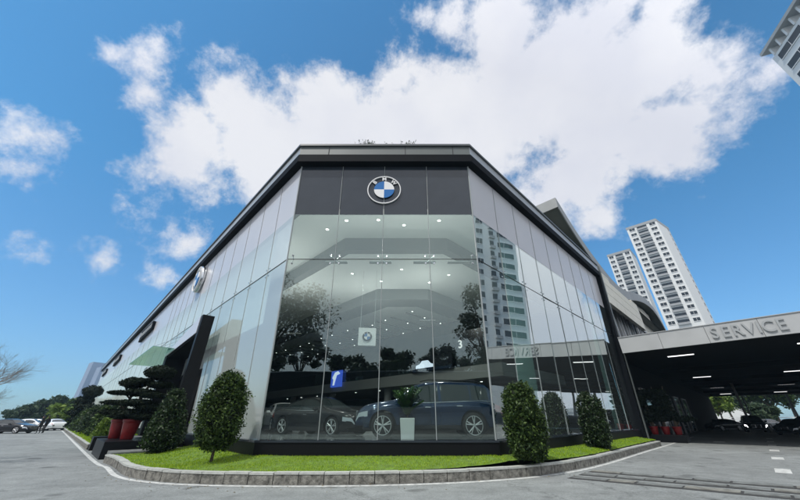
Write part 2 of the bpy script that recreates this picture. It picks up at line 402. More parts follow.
nz = N.new('ShaderNodeTexNoise'); nz.inputs['Scale'].default_value = 3.4; nz.inputs['Detail'].default_value = 9; nz.inputs['Roughness'].default_value = .68
L.new(tc.outputs['Generated'], nz.inputs['Vector'])
off = vm('SUBTRACT', nz.outputs['Color'], (.5, .5, .5)); sc = vm('SCALE', off.outputs[0]); sc.inputs['Scale'].default_value = .13
nrm = vm('ADD', tc.outputs['Generated'], sc.outputs[0]); nv = vm('NORMALIZE', nrm.outputs[0])
cur = None
dirs = [(skydir(u, v), skydir(u, v).angle(skydir(u + r, v))) for u, v, r in blobs]
def dv(azd, el): return Vector((math.sin(R(azd)) * math.cos(R(el)), math.cos(R(azd)) * math.cos(R(el)), math.sin(R(el))))
dirs += [(dv(180, 25), R(70)), (dv(90, 16), R(25)), (dv(116, 45), R(24)), (dv(77, 6), R(19)), (dv(69, 13), R(11)), (dv(-98, 16), R(25)), (dv(-122, 45), R(24))]
for d, r in dirs:
    dp = vm('DOT_PRODUCT', nv.outputs[0], d)
    ac = N.new('ShaderNodeMath'); ac.operation = 'ARCCOSINE'; L.new(dp.outputs['Value'], ac.inputs[0])
    mr = N.new('ShaderNodeMapRange'); mr.clamp = False; mr.inputs['From Min'].default_value = r; mr.inputs['From Max'].default_value = r - .17
    L.new(ac.outputs[0], mr.inputs['Value'])
    if cur is None: cur = mr.outputs[0]
    else:
        mx = N.new('ShaderNodeMath'); mx.operation = 'SMOOTH_MAX'; mx.inputs[2].default_value = .12
        L.new(cur, mx.inputs[0]); L.new(mr.outputs[0], mx.inputs[1]); cur = mx.outputs[0]
n2 = N.new('ShaderNodeTexNoise'); n2.inputs['Scale'].default_value = 9; n2.inputs['Detail'].default_value = 8; n2.inputs['Roughness'].default_value = .66
L.new(tc.outputs['Generated'], n2.inputs['Vector'])
a1 = N.new('ShaderNodeMath'); a1.operation = 'MULTIPLY_ADD'; a1.inputs[1].default_value = 1.5; a1.inputs[2].default_value = -.61
L.new(n2.outputs['Fac'], a1.inputs[0])
a2 = N.new('ShaderNodeMath'); a2.operation = 'ADD'; L.new(cur, a2.inputs[0]); L.new(a1.outputs[0], a2.inputs[1])
dens = N.new('ShaderNodeMapRange'); dens.interpolation_type = 'SMOOTHSTEP'; dens.inputs['From Min'].default_value = -.05; dens.inputs['From Max'].default_value = .42
dens.inputs['To Max'].default_value = .97
L.new(a2.outputs[0], dens.inputs['Value'])
n3 = N.new('ShaderNodeTexNoise'); n3.inputs['Scale'].default_value = 3.2; n3.inputs['Detail'].default_value = 6
L.new(tc.outputs['Generated'], n3.inputs['Vector'])
cm = N.new('ShaderNodeMix'); cm.data_type = 'RGBA'; cm.inputs[6].default_value = (7.7, 7.8, 8.5, 1); cm.inputs[7].default_value = (8.9, 8.9, 9.2, 1)
cr_ = N.new('ShaderNodeMapRange'); cr_.inputs['From Min'].default_value = .35; cr_.inputs['From Max'].default_value = .6; L.new(n3.outputs['Fac'], cr_.inputs['Value'])
L.new(cr_.outputs[0], cm.inputs[0])
sx_ = N.new('ShaderNodeSeparateXYZ'); L.new(tc.outputs['Generated'], sx_.inputs[0])
bk = N.new('ShaderNodeMapRange'); bk.inputs['From Min'].default_value = .5; bk.inputs['From Max'].default_value = .1; bk.inputs['To Min'].default_value = 1.0; bk.inputs['To Max'].default_value = 1.35
L.new(sx_.outputs['Y'], bk.inputs['Value']); cs_ = vm('SCALE', cm.outputs[2]); L.new(bk.outputs[0], cs_.inputs['Scale'])
fin = N.new('ShaderNodeMix'); fin.data_type = 'RGBA'; L.new(dens.outputs[0], fin.inputs[0]); L.new(hsv.outputs[2], fin.inputs[6]); L.new(cs_.outputs[0], fin.inputs[7])
L.new(fin.outputs[2], bg.inputs['Color'])
sl = bpy.data.lights.new('sun', 'SUN'); sl.energy = 3.0; sl.angle = R(.5); sl.color = (1, .97, .92)
so = bpy.data.objects.new('sun', sl); COL.objects.link(so); so.rotation_euler = (-sd).to_track_quat('-Z', 'Y').to_euler()
cd = bpy.data.cameras.new('camera'); cam = bpy.data.objects.new('camera', cd); COL.objects.link(cam); scene.camera = cam
cd.sensor_width = 36; cd.lens = 36 * FPX / 800; cd.clip_end = 4000; cd.clip_start = .05
cam.location = (0, 0, EYE); cam.rotation_euler = (R(90 + PITCH), 0, 0)
scene.view_settings.view_transform = 'Standard'; scene.view_settings.look = 'None'; scene.view_settings.gamma = 1; scene.view_settings.exposure = 0
scene.render.engine = 'CYCLES'
try:
    scene.cycles.max_bounces = 10; scene.cycles.transparent_max_bounces = 16; scene.cycles.glossy_bounces = 4; scene.cycles.sample_clamp_indirect = 4
except Exception: pass

# ------------------------------------------------------------------ ground, kerb, lawn
g = MB(); S = 900
g.add([(-S, -S, 0), (S, -S, 0), (S, S, 0), (-S, S, 0)], [(0, 1, 2, 3)])
tag(g.build('ground', M['asphalt']), kind='structure')
def crom(pts, n=10):
    out = []; P_ = [Vector(p) for p in pts]
    for i in range(len(P_) - 1):
        p0 = P_[max(i - 1, 0)]; p1 = P_[i]; p2 = P_[i + 1]; p3 = P_[min(i + 2, len(P_) - 1)]
        for k in range(n):
            t = k / n
            out.append(.5 * ((2 * p1) + (-p0 + p2) * t + (2 * p0 - 5 * p1 + 4 * p2 - p3) * t * t + (-p0 + 3 * p1 - 3 * p2 + p3) * t ** 3))
    out.append(P_[-1]); return out
kp = [tuple(AB(17.4, 1.75).xy), (-9.6, 12.55), (-7.7, 10.65), (-6.1, 9.75), (-4.7, 9.42), (-3.2, 9.30), (-1.4, 9.32), (.5, 9.55), (2.6, 10.15), (4.6, 11.2), tuple(AB(4.55, 14.3).xy), tuple(AB(4.65, 21).xy), tuple(AB(4.7, 26.5).xy)]
curve = crom([(x, y, 0) for x, y in kp], 14)
KZ = .25
def resample(c, step):
    out = [c[0]]; acc = 0
    for i in range(1, len(c)):
        seg = c[i] - c[i - 1]; l = seg.length; pos = 0
        while acc + (l - pos) >= step:
            pos += step - acc; acc = 0; out.append(c[i - 1] + seg * (pos / l))
        acc += l - pos
    out.append(c[-1]); return out
def offs(c, d):   # positive = to the left of travel (towards the building)
    out = []
    for i in range(len(c)):
        t = (c[min(i + 1, len(c) - 1)] - c[max(i - 1, 0)]).normalized(); out.append(c[i] + Vector((-t.y, t.x, 0)) * d)
    return out
def ribbon(c, d0, d1, z0, z1, name, m, kind='structure'):
    A = offs(c, d0); B = offs(c, d1); mb = MB()
    for i in range(len(c) - 1):
        mb.hexa([A[i] + UP * z0, A[i + 1] + UP * z0, B[i + 1] + UP * z0, B[i] + UP * z0, A[i] + UP * z1, A[i + 1] + UP * z1, B[i + 1] + UP * z1, B[i] + UP * z1])
    o = mb.build(name, m); tag(o, kind=kind); return o
def kerb_run(c, step, name):
    cs = resample(c, step); mb = MB(); random.seed(5)
    for i in range(len(cs) - 1):
        p, q = cs[i], cs[i + 1]; t = (q - p).normalized(); n = Vector((-t.y, t.x, 0)); gp = .010; j = random.uniform(-.006, .006); jz = random.uniform(-.006, .006)
        a = p + t * gp + n * j; b = q - t * gp + n * j
        w_ = .20; zt = KZ - .045 + jz
        mb.hexa([a + UP * -.05, b + UP * -.05, b + n * w_ + UP * -.05, a + n * w_ + UP * -.05, a + UP * zt, b + UP * zt, b + n * w_ + UP * zt, a + n * w_ + UP * zt], 0)
        a2 = a - n * .012; b2 = b - n * .012
        mb.hexa([a2 + UP * zt, b2 + UP * zt, b + n * w_ + UP * zt, a + n * w_ + UP * zt, a2 + UP * (KZ + jz), b2 + UP * (KZ + jz), b + n * w_ + UP * (KZ + jz), a + n * w_ + UP * (KZ + jz)], 1)
    # dark bedding behind the joints
    for i in range(len(cs) - 1):
        p, q = cs[i], cs[i + 1]; t = (q - p).normalized(); n = Vector((-t.y, t.x, 0))
        a = p + n * .03; b = q + n * .03
        mb.hexa([a + UP * -.05, b + UP * -.05, b + n * .14 + UP * -.05, a + n * .14 + UP * -.05, a + UP * (KZ - .06), b + UP * (KZ - .06), b + n * .14 + UP * (KZ - .06), a + n * .14 + UP * (KZ - .06)], 2)
    tag(mb.build(name, [M['kerb'], M['kerbtop'], M['joint']]), kind='structure')
kerb_run(curve, .62, 'kerb')
leftc = [AB(108, .9), AB(60, 1.35), AB(25.2, 1.65)]
kerb_run(crom(leftc, 8), 1.0, 'kerb')
allc = crom([tuple(AB(108, .9).xy) + (0,), tuple(AB(60, 1.35).xy) + (0,), tuple(AB(25, 1.65).xy) + (0,)] + [(x, y, 0) for x, y in kp] + [tuple(AB(5.0, 42).xy) + (0,)], 14)
def sheet(c, d0, d1, z, name, m):
    A = offs(c, d0); B = offs(c, d1); mb = MB()
    for i in range(len(c) - 1): mb.add([A[i] + UP * z, A[i + 1] + UP * z, B[i + 1] + UP * z, B[i] + UP * z], [(0, 1, 2, 3)])
    return tag(mb.build(name, m), kind='structure')
sheet(allc, -.24, -.10, .004, 'edge_line', M['paint'])
# lawn: rises from the kerb top to the plinth
PLY = 11.18
inner_pts = []
def plinth_off(p):   # nearest point on the plinth line
    pass
BCL = Vector(((4.74 - 11.3 * EB.y) / EB.x, 11.3, 0)); BCR = Vector(((11.3 * EA.y - 6.0) / -EA.x, 11.3, 0))
def lawn_z(p):
    a = p.dot(EA); b = p.dot(EB)
    d = min(max(11.3 - p.y, 0) if p.dot(EB) < 10.2 and p.dot(EA) < 11.3 else 9, max(4.74 - b, 0) if a > 10.5 else 9, max(6.0 - a, 0) if b > 9.5 else 9)
    return .44 - .20 * min(1, d / 1.6)
lawn = MB(); lc = resample(curve, .35); A = offs(lc, .19)
def inner(p):
    a = p.dot(EA); b = p.dot(EB)
    if p.y < 11.2 and p.x < BCL.x:
        k = p - BCL
        # fan around the left corner
        if a > 11.5: return AB(a, 5.0)
        return BCL + Vector((.05, .1, 0))
    if p.x > BCR.x or b > 9.7:
        if b > 10.3: return AB(6.2, b)
        return BCR + Vector((-.05, .1, 0))
    if p.x < BCL.x: return AB(max(a, 11.4), 5.0)
    return Vector((p.x, 11.42, 0))
nr = 8; rows = []
for p in A:
    q = inner(p); rows.append([p.lerp(q, k / nr) for k in range(nr + 1)])
for i in range(len(rows) - 1):
    for k in range(nr):
        vs = [rows[i][k], rows[i + 1][k], rows[i + 1][k + 1], rows[i][k + 1]]
        lawn.add([v + UP * (lawn_z(v) + .012 * noise.noise(v * 1.7)) for v in vs], [(0, 1, 2, 3)])
far = []
for a0 in range(25, 105, 4):
    b0 = 1.72 - (a0 - 25) * .0085
    lawn.add([AB(a0, 4.9, .42), AB(a0 + 4, 4.9, .42), AB(a0 + 4, b0, .24), AB(a0, b0 + .03, .24)], [(0, 1, 2, 3)])
tag(lawn.build('lawn_ground', M['soil'], smooth=True), kind='structure')
gr = MB(); random.seed(3)
for i in range(len(rows) - 1):
    for k in range(nr):
        p0, p1, p2, p3 = rows[i][k], rows[i + 1][k], rows[i + 1][k + 1], rows[i][k + 1]
        ar = ((p1 - p0).cross(p3 - p0)).length
        cdist = p0.length
        for _ in range(int(ar * (1500 if cdist < 13 else 700))):
            u, v = random.random(), random.random()
            p = (p0 * (1 - u) + p1 * u) * (1 - v) + (p3 * (1 - u) + p2 * u) * v
            if noise.noise(p * 1.3) < -.22 and random.random() < .6: continue
            z = lawn_z(p) - .005; hgt = random.uniform(.018, .05) * (1 + .5 * noise.noise(p * .9)); an = random.random() * 6.283; wd = .006 if cdist < 13 else .010
            d = Vector((math.cos(an), math.sin(an), 0)); l = Vector((random.uniform(-.03, .03), random.uniform(-.03, .03), 0))
            gr.add([p + UP * z - d * wd, p + UP * z + d * wd, p + UP * (z + hgt) + l], [(0, 1, 2)])
for _ in range(16000):
    a0 = 25.2 + 40 * random.random() ** 1.7; b0 = random.uniform(1.75 - (a0 - 25) * .0085, 4.8)
    z = .24 + .18 * (b0 - 1.6) / 3.2; p = AB(a0, b0, z); an = random.random() * 6.283; d = Vector((math.cos(an), math.sin(an), 0)) * .02
    gr.add([p - d, p + d, p + UP * random.uniform(.03, .07)], [(0, 1, 2)])
tag(gr.build('grass', M['grass']), 'short bright green grass growing on the raised lawn strip', 'grass', kind='stuff')

m = MB(); m.add([(-120, -22, .004), (120, -22, .004), (120, 3.0, .004), (-120, 3.0, .004)], [(0, 1, 2, 3)])
tag(m.build('road', mat('dark_asphalt', (.045, .046, .047), .85, var=.3, vscale=1.5)), kind='structure')  # unseen dark sheet added so the front glass reflects less bright ground
# stone strips across the drive (a worn slab speed table)
random.seed(9)
hm = MB()
for row in range(3):
    b = 10.55 + .80 * row; a = 4.15
    while a > -14:
        ln = random.uniform(.6, 1.15); bb = b + (4.4 - a) * .14; tl = random.uniform(-.012, .012)
        c = [AB(a, bb), AB(a - ln + .05, bb + .14 * ln), AB(a - ln + .05, bb + .14 * ln + .34), AB(a, bb + .34)]
        z1 = random.uniform(.010, .022)
        hm.hexa([c[0] + UP * -.03, c[1] + UP * -.03, c[2] + UP * -.03, c[3] + UP * -.03, c[0] + UP * (z1 + tl), c[1] + UP * (z1 - tl), c[2] + UP * (z1 - tl), c[3] + UP * (z1 + tl)], 3 if random.random() < .22 else 0)
        a -= ln
    c = [AB(4.2, b - .16), AB(-14, b - .16 + 18.2 * .14), AB(-14, b + .42 + 18.2 * .14), AB(4.2, b + .42)]
    hm.add([x + UP * .004 for x in c], [(3, 2, 1, 0)], 2)
tag(hm.build('speed_strip', [M['slab'], M['kerbtop'], M['joint'], M['slab2']]), 'three rows of worn grey stone slabs laid across the drive', 'speed bump')
for i, b in enumerate((15.9, 20.9, 26, 31, 36.2, 41.5)):
    d = MB(); c = [AB(.25, b), AB(-.1, b), AB(-.1, b + 1.3), AB(.25, b + 1.3)]; d.add([x + UP * .004 for x in c], [(3, 2, 1, 0)])
    tag(d.build('lane_dash', M['paint']), kind='structure')
d = MB(); c = [AB(2.9, 33.2), AB(2.3, 33.2), AB(2.3, 34.4), AB(2.9, 34.4)]; d.add([x + UP * .004 for x in c], [(3, 2, 1, 0)]); tag(d.build('lane_dash', M['paint']), kind='structure')

# ------------------------------------------------------------------ the showroom
Z0, ZS, ZT = .83, 9.15, 11.78; LEAN = .45
def tt(z): return (z - Z0) / (ZT - Z0) * LEAN
def cl(t): return Vector(((4.74 - t - (11.3 - t) * EB.y) / EB.x, 11.3 - t, 0))
def cr(t): return Vector((((11.3 - t) * EA.y - (6.0 - t)) / -EA.x, 11.3 - t, 0))
BEND = 28.2; AEND = 110
def PF(s, z, o=0.0):       # front: s 0..1 corner to corner, o outward
    t = tt(z) + o; return cl(t).lerp(cr(t), s) + UP * z
def PL(a, z, o=0.0):       # left wall at distance a along it
    t = tt(z) + o
    if a <= 0: return cl(t) + UP * z
    return AB(a, 4.74 - t, z)
def PR(b, z, o=0.0):
    t = tt(z) + o
    if b <= 0: return cr(t) + UP * z
    return AB(6.0 - t, b, z)
bld = empty('car_showroom', (0, 11.3, 0), 'large glass car showroom with chamfered corner, dark roof fascia and round emblem', 'building')
BO = bld.location
def bpart(mb, name, m, smooth=False, bevel=0, parent=None): return mb.build(name, m, parent or bld, smooth, bevel, org=BO)
def quad4(P, s0, s1, z0, z1, o=0.0): return [P(s0, z0, o), P(s1, z0, o), P(s1, z1, o), P(s0, z1, o)]
ZJ = 7.02
def slabquad(P, s0, s1, z0, z1, o0, o1):   # solid piece between two offsets
    mb = MB(); mb.hexa([P(s0, z0, o0), P(s1, z0, o0), P(s1, z0, o1), P(s0, z0, o1), P(s0, z1, o0), P(s1, z1, o0), P(s1, z1, o1), P(s0, z1, o1)]); return mb
def jq(P, s0, s1, z0, z1):     # panes hang very slightly out of true
    q = [random.uniform(-.009, .009) for _ in range(3)]; q.append(q[0] + q[2] - q[1])
    return [P(s0, z0, q[0]), P(s1, z0, q[1]), P(s1, z1, q[2]), P(s0, z1, q[3])]
# front panes
for k in range(4):
    s0, s1 = k / 4, (k + 1) / 4
    for z0, z1 in ((Z0, ZJ), (ZJ, ZS)):
        bpart(MB().add(jq(PF, s0, s1, z0, z1), [(0, 1, 2, 3)]), 'glass_pane', M['glass'])
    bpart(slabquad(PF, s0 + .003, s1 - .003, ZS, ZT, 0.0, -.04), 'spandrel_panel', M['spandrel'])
la = [0] + [12.9 + 2.0 * i for i in range(12)]; la += [la[-1] + 4 * i for i in range(1, 14)] + [AEND]
for i in range(len(la) - 1):
    a0, a1 = la[i], la[i + 1]
    for z0, z1 in ((Z0, ZJ), (ZJ, ZS)):
        bpart(MB().add(quad4(PL, a1, a0, z0, z1), [(0, 1, 2, 3)]), 'glass_pane', M['glass_low'] if (z0 == Z0 and a0 < 30) else M['glass_side'])
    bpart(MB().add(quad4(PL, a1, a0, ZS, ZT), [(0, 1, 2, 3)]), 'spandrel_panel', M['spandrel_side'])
lb = [0] + [12.0 + 2.0 * i for i in range(8)] + [BEND]
for i in range(len(lb) - 1):
    b0, b1 = lb[i], lb[i + 1]
    for z0, z1 in ((Z0, ZJ), (ZJ, ZS)):
        bpart(MB().add(jq(PR, b0, b1, z0, z1), [(0, 1, 2, 3)]), 'glass_pane', M['glass_right'])
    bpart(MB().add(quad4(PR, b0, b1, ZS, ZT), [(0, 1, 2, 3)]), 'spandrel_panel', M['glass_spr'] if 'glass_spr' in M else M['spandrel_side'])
# seams and spider fittings
def seam(P, s, z0, z1, w=.018, m='seam', o=.012):
    p, q = P(s, z0, o), P(s, z1, o); mb = MB(); mb.tube([p, q], w, 6); bpart(mb, 'joint_seal', M[m])
for k in range(5): seam(PF, k / 4, Z0, ZT, .014 if 0 < k < 4 else .03)
for i, a in enumerate(la[1:-1]):
    if i < 22: seam(PL, a, Z0, ZT if i < 12 else ZS, .009)
for b in lb[1:-1]: seam(PR, b, Z0, ZT, .010)
for P, s0, s1 in ((PF, 0, 1), (PL, 0, AEND), (PR, 0, BEND)):
    mb = MB(); mb.tube([P(s0, ZJ, .012), P(s1, ZJ, .012)], .014, 6); bpart(mb, 'joint_seal', M['joint'])
def spider(P, s, ds, z=ZJ):
    sp = MB(); c = P(s, z, -.06)
    for e in (-1, 1):
        for f in (-1, 1):
            q = P(s + e * ds, z + f * .17, .02); qi = P(s + e * ds, z + f * .17, -.04)
            sp.tube([qi, q], .035, 8); sp.tube([c, qi], .014, 5)
    o = bpart(sp, 'spider_fitting', M['steel'])
for k in range(1, 4): spider(PF, k / 4, .17 / 7.5)
spider(PF, .025, .0); spider(PF, .975, .0)
for a in la[1:10]: spider(PL, a, .15)
for b in lb[1:8]: spider(PR, b, .15)
# plinth
def ring(offa, offb, z0, z1, name, m, inner_=.5):
    mb = MB()
    pts_o = [AB(AEND, 4.74 - offa), cl(offa).copy(), cr(offa).copy(), AB(6.0 - offa, BEND + .3)]
    pts_i = [AB(AEND, 4.74 + inner_), cl(-inner_).copy(), cr(-inner_).copy(), AB(6.0 + inner_, BEND + .3)]
    for i in range(3):
        a, b, c, d = pts_o[i], pts_o[i + 1], pts_i[i + 1], pts_i[i]
        mb.hexa([a + UP * z0, b + UP * z0, c + UP * z0, d + UP * z0, a + UP * z1, b + UP * z1, c + UP * z1, d + UP * z1])
    return bpart(mb, name, m)
ring(.13, 0, -.1, .77, 'plinth', M['bgranite']); ring(.16, 0, .77, Z0 - .003, 'plinth_coping', M['spandrel'])
# fascia, soffit and coping around the eaves
def band(t0, z0, t1, z1, thick, name, msides, mfront, bend=BEND + .25):
    def corner(t, z): return [AB(AEND + 1, 4.74 - t, z), cl(t) + UP * z, cr(t) + UP * z, AB(6.0 - t, bend, z)]
    lo, hi = corner(t0, z0), corner(t1, z1); lo2, hi2 = corner(t0 - thick, z0), corner(t1 - thick, z1)
    for i in range(3):
        mb = MB(); mb.hexa([lo[i], lo[i + 1], lo2[i + 1], lo2[i], hi[i], hi[i + 1], hi2[i + 1], hi2[i]])
        bpart(mb, name, mfront if i == 1 else msides)
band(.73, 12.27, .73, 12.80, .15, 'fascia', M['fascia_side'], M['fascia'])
band(.76, 11.84, .76, 12.27, 1.0, 'soffit_band', M['black'], M['black'])
band(.81, 12.80, .81, 12.91, .30, 'coping', M['lip'], M['lip'])
jm = MB()
for s in (.17, .62, .9):
    jm = MB(); t = .74; p = cl(t).lerp(cr(t), s); jm.box(p.x - .012, p.x + .012, p.y - .01, p.y + .02, 12.28, 12.79); bpart(jm, 'fascia_joint', M['joint'])

rf = MB(); rf.add([AB(AEND, 4.4, 12.5), cl(.5) + UP * 12.5, cr(.5) + UP * 12.5, AB(5.6, 60, 12.5), AB(AEND, 60, 12.5)], [(0, 1, 2, 3, 4)])
rf.add([AB(AEND, 4.4, 12.3), cl(.5) + UP * 12.1, cr(.5) + UP * 12.1, AB(5.6, 60, 12.3), AB(AEND, 60, 12.3)], [(4, 3, 2, 1, 0)])
bpart(rf, 'roof', M['roofdark'])
# end frame on the right wall
def hx(p): mb = MB(); mb.hexa(p); return mb
def PRv(b, z, o): return PR(b, z, o)
mb = hx([PR(BEND, -.1, .30), PR(BEND + .55, -.1, .30), PR(BEND + .55, -.1, -.3), PR(BEND, -.1, -.3), PR(BEND, 11.8, .30), PR(BEND + .55, 11.8, .30), PR(BEND + .55, 11.8, -.3), PR(BEND, 11.8, -.3)])
bpart(mb, 'end_frame', M['black'])
mb = hx([PR(BEND + .56, -.1, .36), PR(BEND + .82, -.1, .36), PR(BEND + .82, -.1, -.3), PR(BEND + .56, -.1, -.3), PR(BEND + .56, 12.9, .30), PR(BEND + .82, 12.9, .30), PR(BEND + .82, 12.9, -.3), PR(BEND + .56, 12.9, -.3)])
bpart(mb, 'end_frame', M['fascia'])
mb = hx([PR(BEND, 11.8, .30), PR(BEND + .55, 11.8, .30), PR(BEND + .55, 11.8, -.3), PR(BEND, 11.8, -.3), PR(BEND, 12.7, .33), PR(BEND + .55, 12.7, .33), PR(BEND + .55, 12.9, -.3), PR(BEND, 12.9, -.3)])
# interior shell
fl = MB(); fl.add([AB(60, 4.9, Z0 - .02), cl(-.05) + UP * (Z0 - .02), cr(-.05) + UP * (Z0 - .02), AB(6.1, 27.5, Z0 - .02), AB(60, 27.5, Z0 - .02)], [(0, 1, 2, 3, 4)])
bpart(fl, 'floor', M['floor'])
ZC = 9.2; FZ0 = Z0 - .015
ce = MB(); ce.add([AB(60, 4.95, ZC + .7), cl(-.3) + UP * (ZC + .7), cr(-.3) + UP * (ZC + .7), AB(6.3, 27.5, ZC + .7), AB(60, 27.5, ZC + .7)], [(4, 3, 2, 1, 0)])
bpart(ce, 'ceiling', M['ceiling'])
def bulk(L_, R_, z0, z1, th, name, m, ll=34, lr=14):
    mb = MB(); pts = [L_ + EA * ll, L_, R_, R_ + EB * lr]
    n = [Vector((0, 0, 0))] * 4
    ins = [EB * th, Vector((0, th, 0)), Vector((0, th, 0)), EA * th]
    ins[1] = (EB + Vector((0, 1, 0))).normalized() * th; ins[2] = (EA + Vector((0, 1, 0))).normalized() * th
    for i in range(3):
        a, b, c, d = pts[i], pts[i + 1], pts[i + 1] + ins[i + 1], pts[i] + ins[i]
        mb.hexa([a + UP * z0, b + UP * z0, c + UP * z0, d + UP * z0, a + UP * z1, b + UP * z1, c + UP * z1, d + UP * z1])
    return bpart(mb, name, m)
bulk(Vector((-2.95, 14.2, 0)), Vector((2.5, 14.2, 0)), ZC - .02, ZC + .72, .5, 'ceiling_bulkhead', M['band'])
bulk(Vector((-1.55, 19.8, 0)), Vector((1.9, 19.8, 0)), ZC - .75, ZC + .1, 1.7, 'ceiling_bulkhead', M['band'], 30, 8)
c2 = MB(); c2.add([Vector((-2.95, 14.6, ZC)) + EA * 34 , Vector((-2.95, 14.6, ZC)), Vector((2.5, 14.6, ZC)), Vector((2.5, 14.6, ZC)) + EB * 14, AB(50, 27.5, ZC)], [(4, 3, 2, 1, 0)])
bpart(c2, 'ceiling', M['ceiling'])
c3 = MB(); c3.add([Vector((-1.55, 20.9, ZC - .6)) + EA * 30, Vector((-1.55, 20.9, ZC - .6)), Vector((1.9, 20.9, ZC - .6)), Vector((1.9, 20.9, ZC - .6)) + EB * 6, AB(44, 27.4, ZC - .6)], [(4, 3, 2, 1, 0)])
bpart(c3, 'ceiling', M['ceiling'])
sm = MB()
for i in range(16):
    a = 14.5 + i * 1.7; sm.abox(a, a + .10, 16.5 + (2.5 if a < 16 else 0), 27, ZC - .64, ZC - .595)
bpart(sm, 'ceiling_slot', M['black'])
# back walls, mezzanine
wl = MB(); wl.abox(6.3, 60, 27.0, 27.3, Z0, ZC + .8); wl.abox(52, 52.3, 5.2, 27, Z0, ZC + .8); bpart(wl, 'back_wall', M['darkwall'])
MZ = 3.6
mz = MB(); mz.abox(9.5, 52, 17.6, 27, MZ, MZ + .75); bpart(mz, 'mezzanine', M['mezz'])
gm = MB(); gm.abox(9.5, 52, 17.62, 17.66, MZ + .76, MZ + 1.8); bpart(gm, 'balustrade', M['clearglass'])
mw = MB(); mw.abox(9.5, 52, 20.8, 21.0, MZ + .76, ZC - .7); bpart(mw, 'mezzanine_wall', M['darkwall'])
for a, b in ((12.5, 18.6), (20.5, 18.6), (28.5, 18.6), (36.5, 18.6)):
    c = MB(); c.lathe([(.28, Z0), (.28, MZ - .01)], 20, c=tuple(AB(a, b))); bpart(c, 'column', M['mezz'], True)
# white panels added behind left glass imitate reflected sky; green blinds behind the right
bl = MB()
for a0, a1 in ((33, 60), (60, 105)):
    bl.hexa([PL(a1, Z0 + .03, -.25), PL(a0, Z0 + .03, -.25), PL(a0, Z0 + .03, -.28), PL(a1, Z0 + .03, -.28), PL(a1, ZS, -.25), PL(a0, ZS, -.25), PL(a0, ZS, -.28), PL(a1, ZS, -.28)])
bpart(bl, 'roller_blind', M['blind'])
bl = MB(); bl.hexa([PL(33, 4.9, -.25), PL(13.2, 4.9, -.25), PL(13.2, 4.9, -.28), PL(33, 4.9, -.28), PL(33, ZS, -.25), PL(13.2, ZS, -.25), PL(13.2, ZS, -.28), PL(33, ZS, -.28)])
bpart(bl, 'roller_blind', M['blind'])
for b0, b1 in ((12.6, 14.2), (24.2, 25.2)):
    bl = MB(); bl.hexa([PR(b0, Z0 + .03, -.25), PR(b1, Z0 + .03, -.25), PR(b1, Z0 + .03, -.28), PR(b0, Z0 + .03, -.28), PR(b0, ZS, -.25), PR(b1, ZS, -.25), PR(b1, ZS, -.28), PR(b0, ZS, -.28)])
    bpart(bl, 'roller_blind', M['blind_green'])
# entrance portal on the left wall
pt = MB()
pt.abox(17.9, 18.2, 3.56, 4.10, .25, 6.06)
bpart(pt, 'portal_pillar', M['bgranite'])
pt = MB(); pt.abox(24.0, 24.6, 3.55, 4.75, .4, 4.95); bpart(pt, 'portal_pillar', M['bgranite'])
pt = MB()
q = [AB(18.26, 3.57, 5.15), AB(18.26, 4.08, 5.15), AB(24.6, 4.75, 4.75), AB(24.6, 3.57, 4.75), AB(18.26, 3.57, 6.05), AB(18.26, 4.08, 6.05), AB(24.6, 4.75, 4.96), AB(24.6, 3.57, 4.96)]
pt.hexa([q[0], q[1], q[2], q[3], q[4], q[5], q[6], q[7]]); bpart(pt, 'portal_lintel', M['bgranite'])
pt = MB(); pt.hexa([AB(18.2, 3.53, 5.18), AB(24.6, 3.53, 4.78), AB(24.6, 3.565, 4.78), AB(18.2, 3.565, 5.18), AB(18.2, 3.53, 6.04), AB(24.6, 3.53, 4.95), AB(24.6, 3.565, 4.95), AB(18.2, 3.565, 6.04)]); bpart(pt, 'lintel_face', M['spandrel_side'])  # front of the black lintel, its sky reflection put into a pale panel
pt = MB(); q = [AB(18.26, 3.6, 5.08), AB(18.26, 4.06, 5.08), AB(24, 4.75, 4.68), AB(24, 3.6, 4.68), AB(18.26, 3.6, 5.14), AB(18.26, 4.06, 5.14), AB(24, 4.75, 4.74), AB(24, 3.6, 4.74)]
pt.hexa(q); bpart(pt, 'portal_soffit', M['black'])
pt = MB(); pt.abox(19.6, 23.95, 4.62, 4.68, .6, 4.75); bpart(pt, 'entrance_door', M['soffit'])
gc = MB(); gc.abox(22.3, 31.5, 2.5, 4.45, 4.97, 5.0); bpart(gc, 'glass_awning', M['greenglass'])
gk = MB()
for a in (22.6, 25.4, 28.2, 31.2): gk.tube([AB(a, 2.6, 5.03), AB(a, 4.4, 6.2)], .015, 6)
bpart(gk, 'awning_rod', M['steel'])
# granite ledges and steps in front of the entrance
for (a0, a1, b0, lab) in ((18.7, 22.4, 1.70, 'black granite ledge nearer the corner, carrying the two red pots'), (24.3, 25.1, 1.70, 'black granite cheek wall on the far side of the entrance steps')):
    m = MB(); m.abox(a0, a1, b0, 4.5, -.05, .60); tag(m.build('granite_ledge', M['bgranite'], bevel=.01), lab, 'ledge', 'black granite ledges by the entrance')
m = MB()
for k in range(4): m.abox(22.42, 24.28, 1.9 + .35 * k, 4.5, -.05 + .15 * k, .15 * (k + 1) - .001)
tag(m.build('entrance_steps', M['slab']), 'grey stone steps between black granite ledges leading to the entrance', 'steps')
m = MB(); m.abox(17.3, 18.65, 1.9, 4.5, -.05, .30); tag(m.build('paved_strip', M['slab']), kind='structure')

